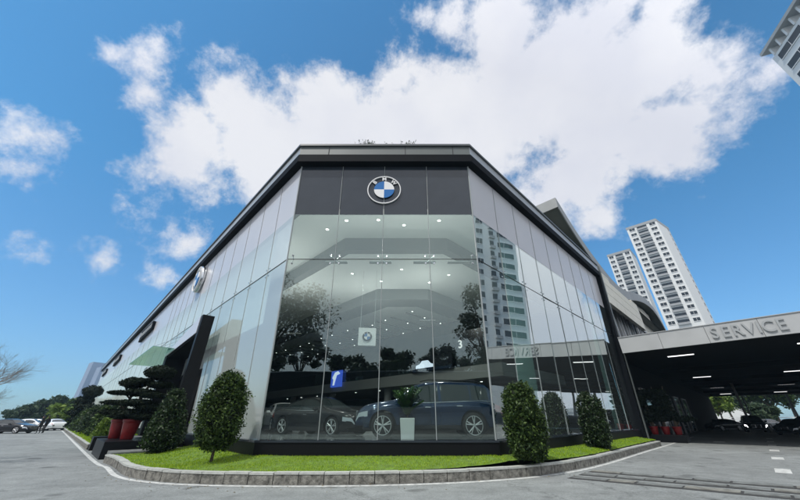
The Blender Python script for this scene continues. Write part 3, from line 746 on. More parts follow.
# ------------------------------------------------------------------ emblems
def mtx(o, x, y, n): return Matrix(((x.x, y.x, n.x, o.x), (x.y, y.y, n.y, o.y), (x.z, y.z, n.z, o.z), (0, 0, 0, 1)))
def roundel(name, org, x, y, n, R0, parent, label=None, cat=None, backing=None, letters='white', depth=.05):
    root = empty(name, (0, 0, 0), label, cat); root.matrix_world = mtx(org, x, y, n)
    if parent: root.parent = parent
    def disc_ring(r0, r1, z0, z1, a0=0, a1=6.2832, n_=64):
        mb = MB(); full = abs(a1 - a0 - 6.2832) < .01; k = n_
        vs = []
        for i in range(k + 1):
            t = a0 + (a1 - a0) * i / k
            for r, z in ((r0, z0), (r1, z0), (r1, z1), (r0, z1)): vs.append((r * math.cos(t), r * math.sin(t), z))
        fs = []
        for i in range(k):
            for j in range(4): fs.append((i * 4 + j, i * 4 + (j + 1) % 4, (i + 1) * 4 + (j + 1) % 4, (i + 1) * 4 + j))
        if not full: fs += [(0, 3, 2, 1), (k * 4, k * 4 + 1, k * 4 + 2, k * 4 + 3)]
        return mb.add(vs, fs)
    disc_ring(R0 * .945, R0, 0, depth).build('outer_ring', M['white'], root)
    if backing: disc_ring(0.001, R0 * .94, 0, depth * .5).build('backing_disc', backing, root)
    ri = R0 * .60
    for q in range(4):
        disc_ring(.001, ri, depth * .55, depth, q * math.pi / 2, (q + 1) * math.pi / 2, 16).build('blue_quadrant' if q in (1, 3) else 'white_quadrant', M['blue'] if q in (1, 3) else M['white'], root)
    for ch, an in (('B', 47), ('M', 0), ('W', -47)):
        me = text_mesh(ch, R0 * .34, depth * .3, 'letter', bold=.008 * R0)
        T = Matrix.Rotation(R(an), 4, 'Z') @ Matrix.Translation((0, R0 * .765, depth * .7))
        place_mesh('letter', me, M[letters], root, T)
    return root
def facebasis(P, s, z, xdir, o):
    c = P(s, z, o); upv = (P(s, z + 1, o) - P(s, z, o)).normalized(); x = xdir.normalized(); n = x.cross(upv)
    return c, x, upv, n
c, x, y, n = facebasis(PF, .5, 10.42, Vector((1, 0, 0)), .03)
roundel('round_emblem', c, x, y, n, .75, None, 'round blue and white emblem with thin white ring above the corner glass', 'emblem')
c, x, y, n = facebasis(PL, 25.7, 10.55, -EA, .25)
t = roundel('round_emblem', c, x, y, n, .95, None, 'thick silver round emblem disc seen edge-on on the long left wall', 'emblem', backing=M['steel'], depth=.12)
rim = MB(); rim.lathe([(.97, -.22), (1.0, -.2), (1.0, .02), (.95, .06)], 40); rim.build('rim', M['steel'], t, True)
def wall_sign(a0, a1, z0, z1, label):
    t = empty('wall_sign', PL((a0 + a1) / 2, z0, .1), label, 'sign', 'dark lettered signs along the left wall')
    mb = MB(); mb.hexa([PL(a1, z0, .28), PL(a0, z0 + .25, .28), PL(a0, z0 + .25, .03), PL(a1, z0, .03), PL(a1, z1 + .0, .28), PL(a0, z1 - .2, .28), PL(a0, z1 - .2, .03), PL(a1, z1, .03)])
    mb.build('sign_case', M['black'], t, org=t.location)
    st = MB(); n = 9; random.seed(int(a0))
    for k in range(n):
        a = a1 - (a1 - a0) * (k + .5) / n; hh = (z1 - z0) * (.36 if k else .62)
        zc = (z0 + z1) / 2
        st.hexa([PL(a + .10, zc - hh * .5, .33), PL(a - .08, zc - hh * .5, .33), PL(a - .08, zc - hh * .5, .285), PL(a + .10, zc - hh * .5, .285), PL(a + .02, zc + hh * .5, .33), PL(a - .16, zc + hh * .5, .33), PL(a - .16, zc + hh * .5, .285), PL(a + .02, zc + hh * .5, .285)])
    st.build('letter_strokes', M['white'], t, org=t.location)
wall_sign(43, 51, 9.8, 11.1, 'long dark slanted letter sign nearest the corner on the left wall')
wall_sign(71, 79, 9.8, 11.1, 'second dark letter sign, smaller and farther along the left wall')
wall_sign(93, 101, 9.8, 11.0, 'farthest and smallest dark letter sign at the end of the left wall')

# ------------------------------------------------------------------ downlights and hung items
dl = empty('ceiling_downlight', (0, 0, 0)); 
m = MB(); m.lathe([(.075, -.012), (.075, .012)], 14); m.build('lens', M['down'], dl)
m = MB(); m.lathe([(.11, -.006), (.11, .02)], 14); m.build('trim', M['white'], dl)
spots = []
for x, y in ((-2.6, 12.5), (-1.05, 12.45), (1.9, 12.5), (.2, 12.9), (-3.7, 13.3)): spots.append((Vector((x, y, ZC + .68)), 'high perimeter ceiling behind the corner glass'))
for x, y in ((-1.55, 15.7), (1.6, 15.7), (.1, 16.6), (-2.9, 17.2), (3.0, 17.4), (-1.2, 18.4), (1.9, 18.6)): spots.append((Vector((x, y, ZC - .02)), 'middle ceiling tier'))
random.seed(21)
for i in range(11):
    for j in range(5):
        a = 13.5 + i * 2.5 + random.uniform(-.4, .4); b = 16.6 + j * 2.1 + random.uniform(-.3, .3)
        spots.append((AB(a, b, ZC - .66), 'slotted lower ceiling'))
for i in range(9): spots.append((AB(12 + i * 3.4, 19.2, MZ - .03), 'underside of the mezzanine'))
for i, (p, where) in enumerate(spots):
    o = dl if i == 0 else copy_tree(dl)
    if 'slotted' in where: o.scale = (.68, .68, 1)
    o.location = p; tag(o, 'small round white downlight in the ' + where, 'downlight', 'showroom downlights in the ' + where)

tray = MB(); tray.box(-.45, .45, -.10, .10, -.03, 0)  # trays and upward lamps added only to brighten the ceiling
trays = []
for k, (x, y, z, e) in enumerate(((-2.6, 11.32, 7.03, 14), (-.8, 11.32, 7.03, 14), (1.0, 11.32, 7.03, 14), (2.4, 11.32, 7.03, 14), (-2.2, 19.2, 6.0, 55), (1.6, 17.6, 6.4, 45), (-6.5, 19.0, 6.0, 55), (-6.5, 15.5, 7.0, 28))):
    al = bpy.data.lights.new('uplight_lamp', 'AREA'); al.energy = e; al.shape = 'RECTANGLE'; al.size = .8; al.size_y = .2; al.color = (1, .98, .94)
    ao = bpy.data.objects.new('uplight_lamp', al); COL.objects.link(ao); ao.location = (x, y, z + .01); ao.rotation_euler = (R(180), 0, 0)
    if k == 0: to = tray.build('uplight_tray', M['mezz']); first = to
    else: to = first.copy(); COL.objects.link(to)
    to.location = (x, y, z); tag(to, 'slim grey uplight tray washing the showroom ceiling', 'uplight', 'ceiling uplights in the showroom')
for (x, y) in ((-2.2, 13.2), (1.0, 13.2), (-4.5, 18.0), (2.2, 16)):
    al = bpy.data.lights.new('downlight_lamp', 'AREA'); al.energy = 90; al.size = .3; al.color = (1, .97, .92)
    ao = bpy.data.objects.new('downlight_lamp', al); COL.objects.link(ao); ao.location = (x, y, ZC - .1)
hs = empty('hanging_sign', (-1.62, 15.4, 4.95), 'pale square sign with a small round emblem hanging inside the showroom', 'sign')
m = MB(); m.box(-.43, .43, -.06, .06, -.43, .43); m.build('panel', M['ceiling'], hs, bevel=.01)
m = MB(); m.tube([(-.35, 0, .43), (-.35, 0, 3.6)], .008, 5); m.tube([(.35, 0, .43), (.35, 0, 3.6)], .008, 5); m.build('cable', M['steel'], hs)
e = roundel('emblem', Vector((0, -.065, 0)), Vector((1, 0, 0)), UP, Vector((0, -1, 0)), .25, hs, backing=M['black'], depth=.03)
hs.rotation_euler = (0, 0, R(8))
for i, (a, b, lab) in enumerate(((17.5, 14.5, 'white reception desk deep inside behind the cars'), (24, 13, 'white sales desk inside the left part of the showroom'))):
    dk = empty('sales_desk', AB(a, b, FZ0), lab, 'desk', 'desks in the showroom')
    m = MB(); m.box(-.9, .9, -.4, .4, .72, .77); m.build('desk_top', M['white'], dk, bevel=.01)
    m = MB(); m.box(-.85, .85, -.36, -.32, .02, .72); m.build('front_panel', M['whitepot'], dk)
    for sx in (-.84, .80):
        m = MB(); m.box(sx, sx + .04, -.31, .36, 0, .72); m.build('leg', M['white'], dk)
    dk.rotation_euler = (0, 0, R(44))
# screens on the mezzanine front
def sat(a, b, z): return AB(a, b, z)
sc1 = empty('display_screen', AB(26.2, 17.45, MZ + .45), 'bright blue lit screen with a pale figure on the mezzanine edge', 'screen')
o0 = sc1.location
m = MB(); m.abox(25.5, 27.2, 17.40, 17.52, MZ + .4, MZ + 1.8); m.build('screen_panel', M['screenblue'], sc1, org=o0)
m = MB()
fn = lambda x, y, z: AB(27.1 - x * 1.05, z, MZ + .45 + y) - o0
m.prism([(.1, .75), (.45, 1.2), (.95, 1.3), (1.3, 1.05), (.8, .95), (.62, .5), (.5, .1), (.25, .1), (.3, .6)], 17.385, 17.395, fn); m.build('screen_image', M['screenwhite'], sc1)
sc2 = empty('display_screen', AB(14.6, 17.45, MZ + .8), 'long dark screen with a small white and blue car picture on the mezzanine edge', 'screen'); o0 = sc2.location
m = MB(); m.abox(12.9, 16.6, 17.40, 17.50, MZ + .7, MZ + 1.7); m.build('screen_panel', M['screendark'], sc2, org=o0)
fn = lambda x, y, z: AB(16.5 - x, z, MZ + .78 + y) - o0
m = MB(); m.prism([(.3, .2), (.35, .4), (.7, .48), (.95, .68), (1.5, .68), (1.75, .45), (1.95, .4), (1.95, .2)], 17.385, 17.395, fn); m.build('car_picture', M['screenwhite'], sc2)
m = MB(); m.prism([(.05, 0), (3.5, 0), (3.5, .16), (.05, .16)], 17.385, 17.395, fn); m.build('blue_stripe', M['navy'], sc2)
n3 = empty('number_sign', AB(12.5, 18.0, 7.0), 'white glowing numeral 3 on the dark wall of the upper floor', 'sign')
me = text_mesh('3', .72, .02, 'numeral', bold=.01)
xx = -EA; yy = UP; nn = xx.cross(yy)
nb = AB(12.25, 17.55, 5.75)
n3.location = nb
place_mesh('numeral', me, emit('lit_numeral', (1, 1, 1), .6), n3, mtx(Vector((0, 0, 0)), xx, yy, nn))
m = MB(); m.abox(9.6, 14.8, 17.64, 17.8, MZ + .8, 6.6); m.build('sign_wall', M['screendark'], n3, org=nb)
random.seed(4)
chs = empty('lounge_chair', AB(19, 18.6, MZ + .76)); cm_ = MB(); cm_.box(-.25, .25, -.25, .25, .38, .46); cm_.build('seat', M['plastic'], chs)
cm_ = MB(); cm_.hexa([(-.25, .2, .45), (.25, .2, .45), (.25, .26, .45), (-.25, .26, .45), (-.25, .36, 1.0), (.25, .36, 1.0), (.25, .41, 1.0), (-.25, .41, 1.0)]); cm_.build('backrest', M['plastic'], chs)
for sx in (-.22, .22):
    for sy in (-.22, .22): l_ = MB(); l_.tube([(sx, sy, 0), (sx, sy, .38)], .02, 6); l_.build('leg', M['steel'], chs)
for i, a in enumerate((15.8, 17.2, 18.4, 19.9, 24, 26)):
    o = chs if i == 0 else copy_tree(chs); o.location = AB(a, 18.3, MZ + .76); o.rotation_euler = (0, 0, random.uniform(0, 6))
    tag(o, 'dark chair standing behind the mezzanine balustrade', 'chair', 'chairs on the mezzanine')

# ------------------------------------------------------------------ cars
def interp(x, pts):
    if x <= pts[0][0]: return pts[0][1]
    for (x0, y0), (x1, y1) in zip(pts, pts[1:]):
        if x <= x1:
            t = (x - x0) / (x1 - x0); return y0 + (y1 - y0) * t
    return pts[-1][1]
def smoothprof(x, pts, w=.07):
    return sum(interp(x + k * w, pts) for k in (-1, -.5, 0, .5, 1)) / 5
SUV = dict(L=5.15, W=2.0, xf=1.62, xr=-1.50, wr=.40, sill=.34,
    top=[(-2.58, .62), (-2.55, 1.05), (-2.50, 1.18), (-2.36, 1.42), (-2.12, 1.70), (-1.6, 1.79), (-.6, 1.83), (.1, 1.80), (.55, 1.68), (1.22, 1.20), (1.7, 1.14), (2.25, 1.04), (2.48, .88), (2.57, .55)],
    belt=[(-2.6, 1.02), (-2.0, 1.15), (0, 1.08), (1.2, 1.07), (2.5, .8)],
    wins=[(-2.12, -1.52), (-1.44, -.42), (-.34, .82)], tum=.40)
SED = dict(L=4.85, W=1.86, xf=1.45, xr=-1.42, wr=.34, sill=.24,
    top=[(-2.42, .5), (-2.40, .92), (-2.2, 1.02), (-1.75, 1.06), (-1.05, 1.34), (-.5, 1.43), (.05, 1.43), (.4, 1.34), (1.02, .98), (1.5, .90), (2.1, .80), (2.36, .66), (2.43, .42)],
    belt=[(-2.4, .86), (-1.5, .92), (0, .88), (1, .86), (2.4, .62)],
    wins=[(-1.32, -.52), (-.44, .62)], tum=.55)
def wheel(parent, x, y, r, side, rimm='rim'):
    w_ = .24; root = MB()
    pr = [(r * .62, -w_ / 2), (r * .93, -w_ / 2), (r, -w_ * .36), (r, w_ * .36), (r * .93, w_ / 2), (r * .62, w_ / 2)]
    vs = []; n = 32
    root.lathe(pr, n, axis='y'); t = root.build('wheel', M['tyre'], parent, True); t.location = (x, y, r)
    rm = MB(); f = side
    yo = f * w_ / 2
    # rim ring
    k = 36; vs = []
    for i in range(k):
        a = 6.2832 * i / k
        for rr, yy_ in ((r * .70, yo * .6), (r * .74, yo * 1.04), (r * .68, yo * 1.04), (r * .64, yo * .6)): vs.append((rr * math.cos(a), yy_, rr * math.sin(a)))
    rm.add(vs, [(i * 4 + j, i * 4 + (j + 1) % 4, ((i + 1) % k) * 4 + (j + 1) % 4, ((i + 1) % k) * 4 + j) for i in range(k) for j in range(4)])
    for s in range(5):
        for e in (-.16, .16):
            a = 6.2832 * s / 5 + .3; a2 = a + e
            p = Vector((math.cos(a) * r * .1, yo * .95, math.sin(a) * r * .1)); q = Vector((math.cos(a2) * r * .69, yo * .98, math.sin(a2) * r * .69))
            rm.tube([p, q], [r * .06, r * .045], 6)
    rm.lathe([(r * .13, -.01), (r * .11, .02)], 14, axis='y', c=(0, yo, 0))
    rm.build('rim', M[rimm], t)
    dk = MB(); dk.lathe([(r * .66, -.02), (r * .66, .02)], 24, axis='y', c=(0, yo * .62, 0)); dk.build('brake_disc', M['plastic'], t)
def car(kind, loc, heading, paint, label, name, cat='car', group=None, lit=False):
    S_ = SUV if kind == 'suv' else SED
    root = empty(name, loc, label, cat, group, rz=heading)
    L_ = S_['L'] / 2; W = S_['W'] / 2; nst = 110
    xs = [-L_ + 2 * L_ * i / nst for i in range(nst + 1)]
    def hw(x):
        e = max(0, (abs(x) - (L_ - .75)) / .75); return W * (1 - .26 * e ** 2.2)
    top = {}; rows = []
    for x in xs:
        zt = smoothprof(x, S_['top'], .06); zb = S_['sill'] + (.06 if abs(x) > L_ - .3 else 0)
        arch = False
        for wx in (S_['xf'], S_['xr']):
            R_ = S_['wr'] * 1.17
            if abs(x - wx) < R_: zb = max(zb, S_['wr'] + math.sqrt(R_ * R_ - (x - wx) ** 2)); arch = True
        be = min(interp(x, S_['belt']), zt - .03); h = hw(x)
        zb = min(zb, be - .02); sec = []
        for k, q in enumerate((0, .18, .40, .62, .82, .94, 1.0)):
            z = zb + (be - zb) * q
            zr = (z - S_['sill']) / (be - S_['sill'])
            yy_ = h * (.955 + .05 * math.sin(min(1, max(0, zr)) * math.pi * .75) - (.035 if q == 1.0 else 0))
            sec.append((yy_, z))
        green = zt - be
        inset = S_['tum'] * green
        ye = h * .95 - inset
        rr = min(.10, green * .45)
        sec.append((h * .945 - .07 * S_['tum'] * min(1, green), be + min(.035, green * .2)))
        sec.append((ye + rr * .55, zt - rr * 1.2)); sec.append((ye + rr * .25, zt - rr * .75)); sec.append((ye - rr * .5, zt - rr * .18))
        for q in (.66, .33, 0): sec.append(((ye - rr) * q if q else 0.0, zt + .02 * (1 - q * q) * min(1, green * 3 + .3)))
        rows.append(sec)
    m_ = len(rows[0]); cols = 2 * m_ - 1
    def vert(i, j):
        if j < m_: y_, z = rows[i][j]; return (xs[i], y_, z)
        y_, z = rows[i][2 * m_ - 2 - j]; return (xs[i], -y_, z)
    V = [vert(i, j) for i in range(len(xs)) for j in range(cols)]
    body = MB(); win = MB(); wsh = MB(); rws = MB(); hl = MB(); tl = MB()
    body.v = V; wins = {}
    idx = lambda i, j: i * cols + j
    for i in range(len(xs) - 1):
        xc = (xs[i] + xs[i + 1]) / 2; zt = interp(xc, S_['top']); be = interp(xc, S_['belt'])
        for j in range(cols - 1):
            js = j if j < m_ - 1 else cols - 2 - j
            f = (idx(i, j), idx(i + 1, j), idx(i + 1, j + 1), idx(i, j + 1)); tgt = None
            if js == 7 and zt - be > .13:
                for w0, w1 in S_['wins']:
                    if w0 < xc < w1: tgt = (w0, j < m_ - 1)
            xw0, xw1 = ((.52, 1.20) if kind == 'suv' else (.30, 1.0))
            if js >= 10 and xw0 < xc < xw1: tgt = 'ws'
            xr0, xr1 = ((-2.42, -2.16) if kind == 'suv' else (-1.70, -1.05))
            if js >= 10 and xr0 < xc < xr1: tgt = 'rw'
            if xc > L_ - .42 and js in (3, 4) : tgt = ('hl', j < m_ - 1)
            if xc < -L_ + .30 and js in (3, 4): tgt = ('tl', j < m_ - 1)
            if tgt: wins.setdefault(tgt, []).append(f)
            else: body.f.append(f); body.mi.append(0)
    n0 = len(xs) - 1
    body.f.append(tuple(idx(0, j) for j in range(cols))); body.mi.append(0)
    body.f.append(tuple(idx(n0, j) for j in range(cols - 1, -1, -1))); body.mi.append(0)
    b_ = body.build('body', [M[paint]], root, True)
    nm = {'ws': 'windscreen', 'rw': 'rear_window'}
    for k, fs in wins.items():
        used = sorted({i for f in fs for i in f}); mp = {i: q for q, i in enumerate(used)}
        w2 = MB(); w2.add([V[i] for i in used], [tuple(mp[i] for i in f) for f in fs])
        if k in nm: w2.build(nm[k], M['carglass'], root, True)
        elif k[0] == 'hl': w2.build('headlight', M['litlens'] if lit else M['lens'], root, True)
        elif k[0] == 'tl': w2.build('tail_light', M['redlens'], root, True)
        else: w2.build('side_window', M['carglass'], root, True)
    # grille, bumper, plate, mirrors, handles, wheel wells, underbody
    zf = S_['wr'] * 2
    g_ = MB(); g_.box(L_ - .03, L_ + .03, -.16 - .26, -.05, .52, .86 if kind == 'suv' else .74); g_.box(L_ - .03, L_ + .03, .05, .42, .52, .86 if kind == 'suv' else .74); g_.build('grille', M['chrome'], root, bevel=.02)
    g_ = MB(); g_.box(L_ - .025, L_ + .035, -.39, -.08, .55, .83 if kind == 'suv' else .71); g_.box(L_ - .025, L_ + .035, .08, .39, .55, .83 if kind == 'suv' else .71); g_.build('grille_mesh', M['plastic'], root)
    u_ = MB(); u_.box(-L_ + .25, L_ - .25, -W * .80, W * .80, S_['sill'] - .08, S_['sill'] + .45); u_.build('underbody', M['plastic'], root)
    for s in (-1, 1):
        mi_ = MB(); xm = .78 if kind == 'suv' else .62; zm = interp(xm, S_['belt']) + .08
        core = Vector((xm, s * (W + .08), zm)); mi_.lathe([(.02, -.11), (.075, -.09), (.09, 0), (.07, .09), (.02, .11)], 12, c=(0, 0, 0), axis='y')
        mi_.v = [(core.x + x_ * .9, core.y + y_, core.z + z_ * .85) for x_, y_, z_ in mi_.v]
        mi_.tube([(xm + .02, s * (W - .12), zm - .06), (xm, s * (W + .02), zm - .02)], .025, 6)
        mi_.build('mirror', M[paint], root, True)
        for xh in ((.05, -1.05) if kind == 'suv' else (-.05, -.98)):
            h_ = MB(); zh = interp(xh, S_['belt']) - .13; h_.tube([(xh - .10, s * (W * 1.0), zh), (xh + .10, s * (W * 1.0), zh)], .018, 6); h_.build('door_handle', M['chrome'], root)
        tr = MB()
        pts_ = [(x_, s * (interp(0, [(0, W)]) * .962), interp(x_, S_['belt']) + .012) for x_ in [S_['wins'][0][0] - .05 + (S_['wins'][-1][1] + .1 - S_['wins'][0][0]) * q / 8 for q in range(9)]]
        tr.tube(pts_, .012, 5); tr.build('window_trim', M['chrome'], root)
        sl_ = MB(); sl_.box(S_['xr'] + S_['wr'] * 1.2, S_['xf'] - S_['wr'] * 1.2, s * W * .985 - .02, s * W * .985 + .02, S_['sill'] - .03, S_['sill'] + .07); sl_.build('sill_trim', M['plastic'], root)
        # door shut lines
        dsm = MB()
        for xd in ((1.05, -.38, -1.30) if kind == 'suv' else (.98, -.48, -1.25)):
            zt_ = interp(xd, S_['belt']) - .02; dsm.tube([(xd, s * W * .972, S_['sill'] + .1), (xd, s * (W * 1.0025), S_['sill'] + .42), (xd, s * W * .975, zt_)], .006, 4)
        dsm.build('door_seam', M['plastic'], root)
        for wx in (S_['xf'], S_['xr']): wheel(root, wx, s * (W - .14), S_['wr'], s)
    if kind == 'suv':
        for s in (-1, 1):
            r_ = MB(); r_.tube([(-1.9, s * .68, 1.74), (-1.7, s * .68, 1.83), (0, s * .70, 1.86), (.3, s * .70, 1.80)], .018, 6); r_.build('roof_rail', M['plastic'], root)
    return root
FZ = Z0 - .015
car('suv', (1.03, 13.05, FZ), R(180), 'navy', 'large navy blue SUV facing left behind the corner glass', 'suv')
car('sedan', (-3.35, 15.1, FZ), R(-33), 'blackpaint', 'black saloon parked at an angle behind the left half of the corner glass', 'saloon_car')
car('sedan', tuple(AB(19.5, 9.5, FZ)), R(-60), 'whitecar', 'white saloon inside the showroom behind the left-hand glass', 'saloon_car')
# outdoor cars, left
car('sedan', (-44.2, 40.4, 0), R(6), 'blackpaint', 'black saloon at the left end of the row parked across the drive', 'parked_car', group='cars parked across the drive')
for (u, D, hd, pt_, lab) in ((33, 70, 30, 'whitecar', 'white car just behind the black saloon on the left'), (56, 72, 150, 'whitecar', 'white hatchback to the right of the two people in black'), (42, 84, 20, 'silver', 'silver car parked behind the two people in black')):
    az = math.degrees(math.atan2(u - 400, 352)); p = az_pt(az, D)
    car('sedan', p, R(hd), pt_, lab, 'parked_car', group='cars parked across the drive')
# cars beyond the service canopy
sv = az_pt(44.9, 62); car('suv', sv, R(180 + 45 + 4), 'blackpaint', 'black SUV with lit headlights driving out under the service canopy', 'suv', lit=True)
car('sedan', az_pt(42.3, 68), R(190), 'blackpaint', 'dark saloon left of the black SUV under the canopy', 'parked_car', group='cars under the canopy')
car('sedan', az_pt(48.0, 54), R(200), 'blackpaint', 'black saloon at the right edge under the canopy', 'parked_car', group='cars under the canopy')
car('suv', az_pt(49.2, 62), R(150), 'silver', 'grey SUV behind the black saloon at the right edge', 'parked_car', group='cars under the canopy')
car('sedan', az_pt(41.8, 86), R(170), 'whitecar', 'white saloon far beyond the canopy on the left', 'parked_car', group='cars beyond the canopy')
car('sedan', az_pt(46.2, 96), R(10), 'whitecar', 'white saloon far beyond the canopy behind the black SUV', 'parked_car', group='cars beyond the canopy')

# ------------------------------------------------------------------ service canopy
can = empty('service_canopy', AB(-8, 27.5, 0), 'wide pale canopy over the drive with raised SERVICE lettering', 'canopy'); CO = can.location
ZB, ZTc = 5.55, 6.62
na = 0
a = 5.3
while a > -30:
    m = MB(); m.abox(a - 2.36, a, 27.5, 27.62, ZB, ZTc); m.build('fascia_panel', M['conc'], can, org=CO); a -= 2.38
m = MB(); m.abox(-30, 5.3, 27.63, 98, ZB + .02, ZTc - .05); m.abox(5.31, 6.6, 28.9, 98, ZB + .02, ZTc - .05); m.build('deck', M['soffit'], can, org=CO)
m = MB(); m.abox(-30, 5.3, 27.45, 27.75, ZTc, ZTc + .04); m.build('coping', M['conc'], can, org=CO)
for a in (-4.9, -10.8, -17, -23, -29):
    for b in (97,): m = MB(); m.abox(a - .16, a + .16, b - .16, b + .16, -.05, ZB + .01); m.build('column', M['conc'], can, org=CO)
for b in (62, 97): m = MB(); m.abox(1.0, 1.25, b - .12, b + .12, -.05, ZB + .01); m.build('column', M['conc'], can, org=CO)
m = MB()
for b in (40, 52, 64, 76, 88): m.abox(-30, 5.2, b, b + .4, ZB - .32, ZB + .015)
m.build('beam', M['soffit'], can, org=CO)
sg = empty('service_lettering', AB(-3, 27.4, ZB + .2), 'raised grey capital letters reading SERVICE on the canopy edge', 'sign')
wtot = 3.35; chars = 'SERVICE'; ws = [.5, .48, .5, .52, .22, .52, .48]; tot = sum(ws); sx = wtot / tot; a = .45
for ch, wd in zip(chars, ws):
    me = text_mesh(ch, .92, .035, 'letter', bold=.012)
    mid = a - wd * sx / 2; a -= wd * sx
    me.transform(Matrix.Diagonal((.84, 1, 1, 1)))
    place_mesh('letter', me, M['letters'], sg, mtx(AB(mid, 27.455, (ZB + ZTc) / 2 - .02) - sg.location, -EA, UP, (-EA).cross(UP)))
st = empty('tube_light', (0, 0, 0)); m = MB(); m.abox(-.75, .75, -.07, .07, -.05, 0); m.build('tube', M['strip'], st)
m = MB(); m.abox(-.8, .8, -.12, .12, .0, .06); m.build('housing', M['soffit'], st)
i = 0
for b in (31, 49.3, 68, 86.5):
    for a in (2.7 + (.25 if b > 40 else -.2), -3.9, -10.5):
        o = st if i == 0 else copy_tree(st); i += 1
        o.location = AB(a, b, ZB - .06 if b < 35 else ZB - .06); tag(o, 'lit white tube light under the service canopy, row %s from the front' % {31: 'first', 49.3: 'second', 68: 'third', 86.5: 'fourth'}[b], 'light', 'tube lights under the canopy, row at depth %d' % b)
# building side under the canopy, with framed doors
wg = empty('workshop_wing', AB(6.5, 60, 0), 'pale panelled wing behind the showroom with tall windows and a wave-shaped roof', 'building'); WO = wg.location
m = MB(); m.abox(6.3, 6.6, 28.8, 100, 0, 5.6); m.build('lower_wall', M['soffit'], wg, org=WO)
for b in (34, 39, 44, 50, 56):
    m = MB(); m.abox(6.22, 6.29, b, b + 3.2, .3, 3.6); m.build('door_glass', M['carglass'], wg, org=WO)
    m = MB(); m.abox(6.15, 6.29, b - .12, b, .0, 3.7); m.abox(6.15, 6.29, b + 3.2, b + 3.32, .0, 3.7); m.abox(6.15, 6.29, b, b + 3.2, 3.6, 3.7); m.build('door_frame', M['conc'], wg, org=WO)
wave = crom([(22.8, 16.95, 0), (26, 15.2, 0), (30, 13.9, 0), (34.5, 13.15, 0), (39, 13.45, 0), (45, 14.75, 0), (51, 15.75, 0), (57, 15.9, 0), (61, 14.2, 0), (64, 10.5, 0)], 8)
def wz(b):
    for p, q in zip(wave, wave[1:]):
        if p.x <= b <= q.x: return p.y + (q.y - p.y) * (b - p.x) / max(1e-6, q.x - p.x)
    return wave[0].y if b < wave[0].x else wave[-1].y
m = MB()      # roof sheet with thickness
for p, q in zip(wave, wave[1:]):
    m.hexa([AB(5.5, p.x, p.y - .8), AB(5.5, q.x, q.y - .8), AB(26, q.x, q.y - .8), AB(26, p.x, p.y - .8), AB(5.5, p.x, p.y), AB(5.5, q.x, q.y), AB(26, q.x, q.y), AB(26, p.x, p.y)])
m.build('roof', M['roofdark'], wg, org=WO)
m = MB()
for p, q in zip(wave, wave[1:]):
    m.hexa([AB(5.42, p.x, p.y - .95), AB(5.42, q.x, q.y - .95), AB(5.49, q.x, q.y - .95), AB(5.49, p.x, p.y - .95), AB(5.42, p.x, p.y + .05), AB(5.42, q.x, q.y + .05), AB(5.49, q.x, q.y + .05), AB(5.49, p.x, p.y + .05)])
m.build('roof_edge', M['roofgrey'], wg, org=WO)
m = MB(); m.abox(5.42, 26, 22.68, 22.79, 16.1, 17.0); m.build('roof_edge', M['roofgrey'], wg, org=WO)
b = 28.9
while b < 63:
    b1 = min(b + 2.2, 63); zt = min(wz(b), wz(b1)) - .95; m = MB(); zl = 10.6 if b < 46 else 9.5
    z = zl
    while z < zt - .1:
        z2 = min(z + 1.0, zt); m.abox(6.35, 6.7, b, b1 - .04, z, z2 - .04); z = z2
    m.build('beige_panel', M['beige'], wg, org=WO); b = b1
b = 28.95
while b < 41:
    b1 = b + 2.6; zt = min(wz(b), wz(b1)) - .97; z = 9.7
    while z < zt - .1:
        z2 = min(z + .9, zt); m = MB(); m.abox(5.3, 5.6, b, b1 - .04, z, z2 - .04); m.build('beige_panel', M['beige'], wg, org=WO); z = z2
    b = b1
m = MB(); m.abox(6.55, 6.75, 28.9, 63, 6.6, 10.6); m.build('upper_glazing', M['carglass'], wg, org=WO)
b = 29.2; k = 0
while b < 62:
    m = MB(); m.abox(6.1, 6.52, b, b + .16, 6.62, 10.55); m.build('window_fin', M['white'] if k % 2 else M['conc'], wg, org=WO); b += 1.25; k += 1
m = MB(); m.abox(6.0, 6.53, 28.9, 63, 10.4, 10.58); m.build('window_head', M['conc'], wg, org=WO)

# ------------------------------------------------------------------ shrubs, pots
shrub((-5.38, 10.6, .33), 2.0, .60, 'round-headed clipped tree on a short bare stem at the left corner of the lawn', 'egg', stem=.34, n=11000, ls=.045, seed=2, leaf='leaf_mid', name='clipped_tree')
shrub(tuple(AB(16.9, 3.3, .30)), 2.15, .62, 'broad cone-shaped clipped shrub beside the entrance pillar', 'cone', n=10000, ls=.05, seed=5, leaf='leaf_dark')
shrub((3.80, 10.85, .40), 1.98, .54, 'tall rounded clipped shrub at the right corner of the glass', 'box', n=11000, ls=.045, seed=8)
shrub(tuple(AB(5.15, 16.8, .28)), 2.15, .50, 'rounded clipped shrub halfway along the right-hand glass wall', 'box', n=8000, ls=.05, seed=12, leaf='leaf_dark')
for a, b, h, r, sd_, leaf, lab in ((31, 2.9, 2.0, .75, 31, 'leaf_dark', 'dark cone shrub first beyond the entrance steps'), (35.5, 2.7, 2.0, .8, 32, 'leaf_mid', 'second cone shrub beyond the entrance, mid green'), (41, 2.5, 2.2, .95, 33, 'leaf_dark', 'third clipped shrub beyond the entrance, dark and broad'), (47.5, 2.3, 2.0, .9, 34, 'leaf_mid', 'fourth clipped shrub beyond the entrance'), (54, 2.2, 2.0, .9, 35, 'leaf_dark', 'farthest clipped shrub beyond the entrance, beside the cloud pine'), (29.5, 2.4, 1.1, .45, 36, 'leaf_bright', 'small bright yellow-green shrub beside the red pots')):
    shrub(tuple(AB(a, b, .3)), h, r, lab, 'cone', n=2600, ls=.09, seed=sd_, leaf=leaf, group='clipped shrubs along the left wall')
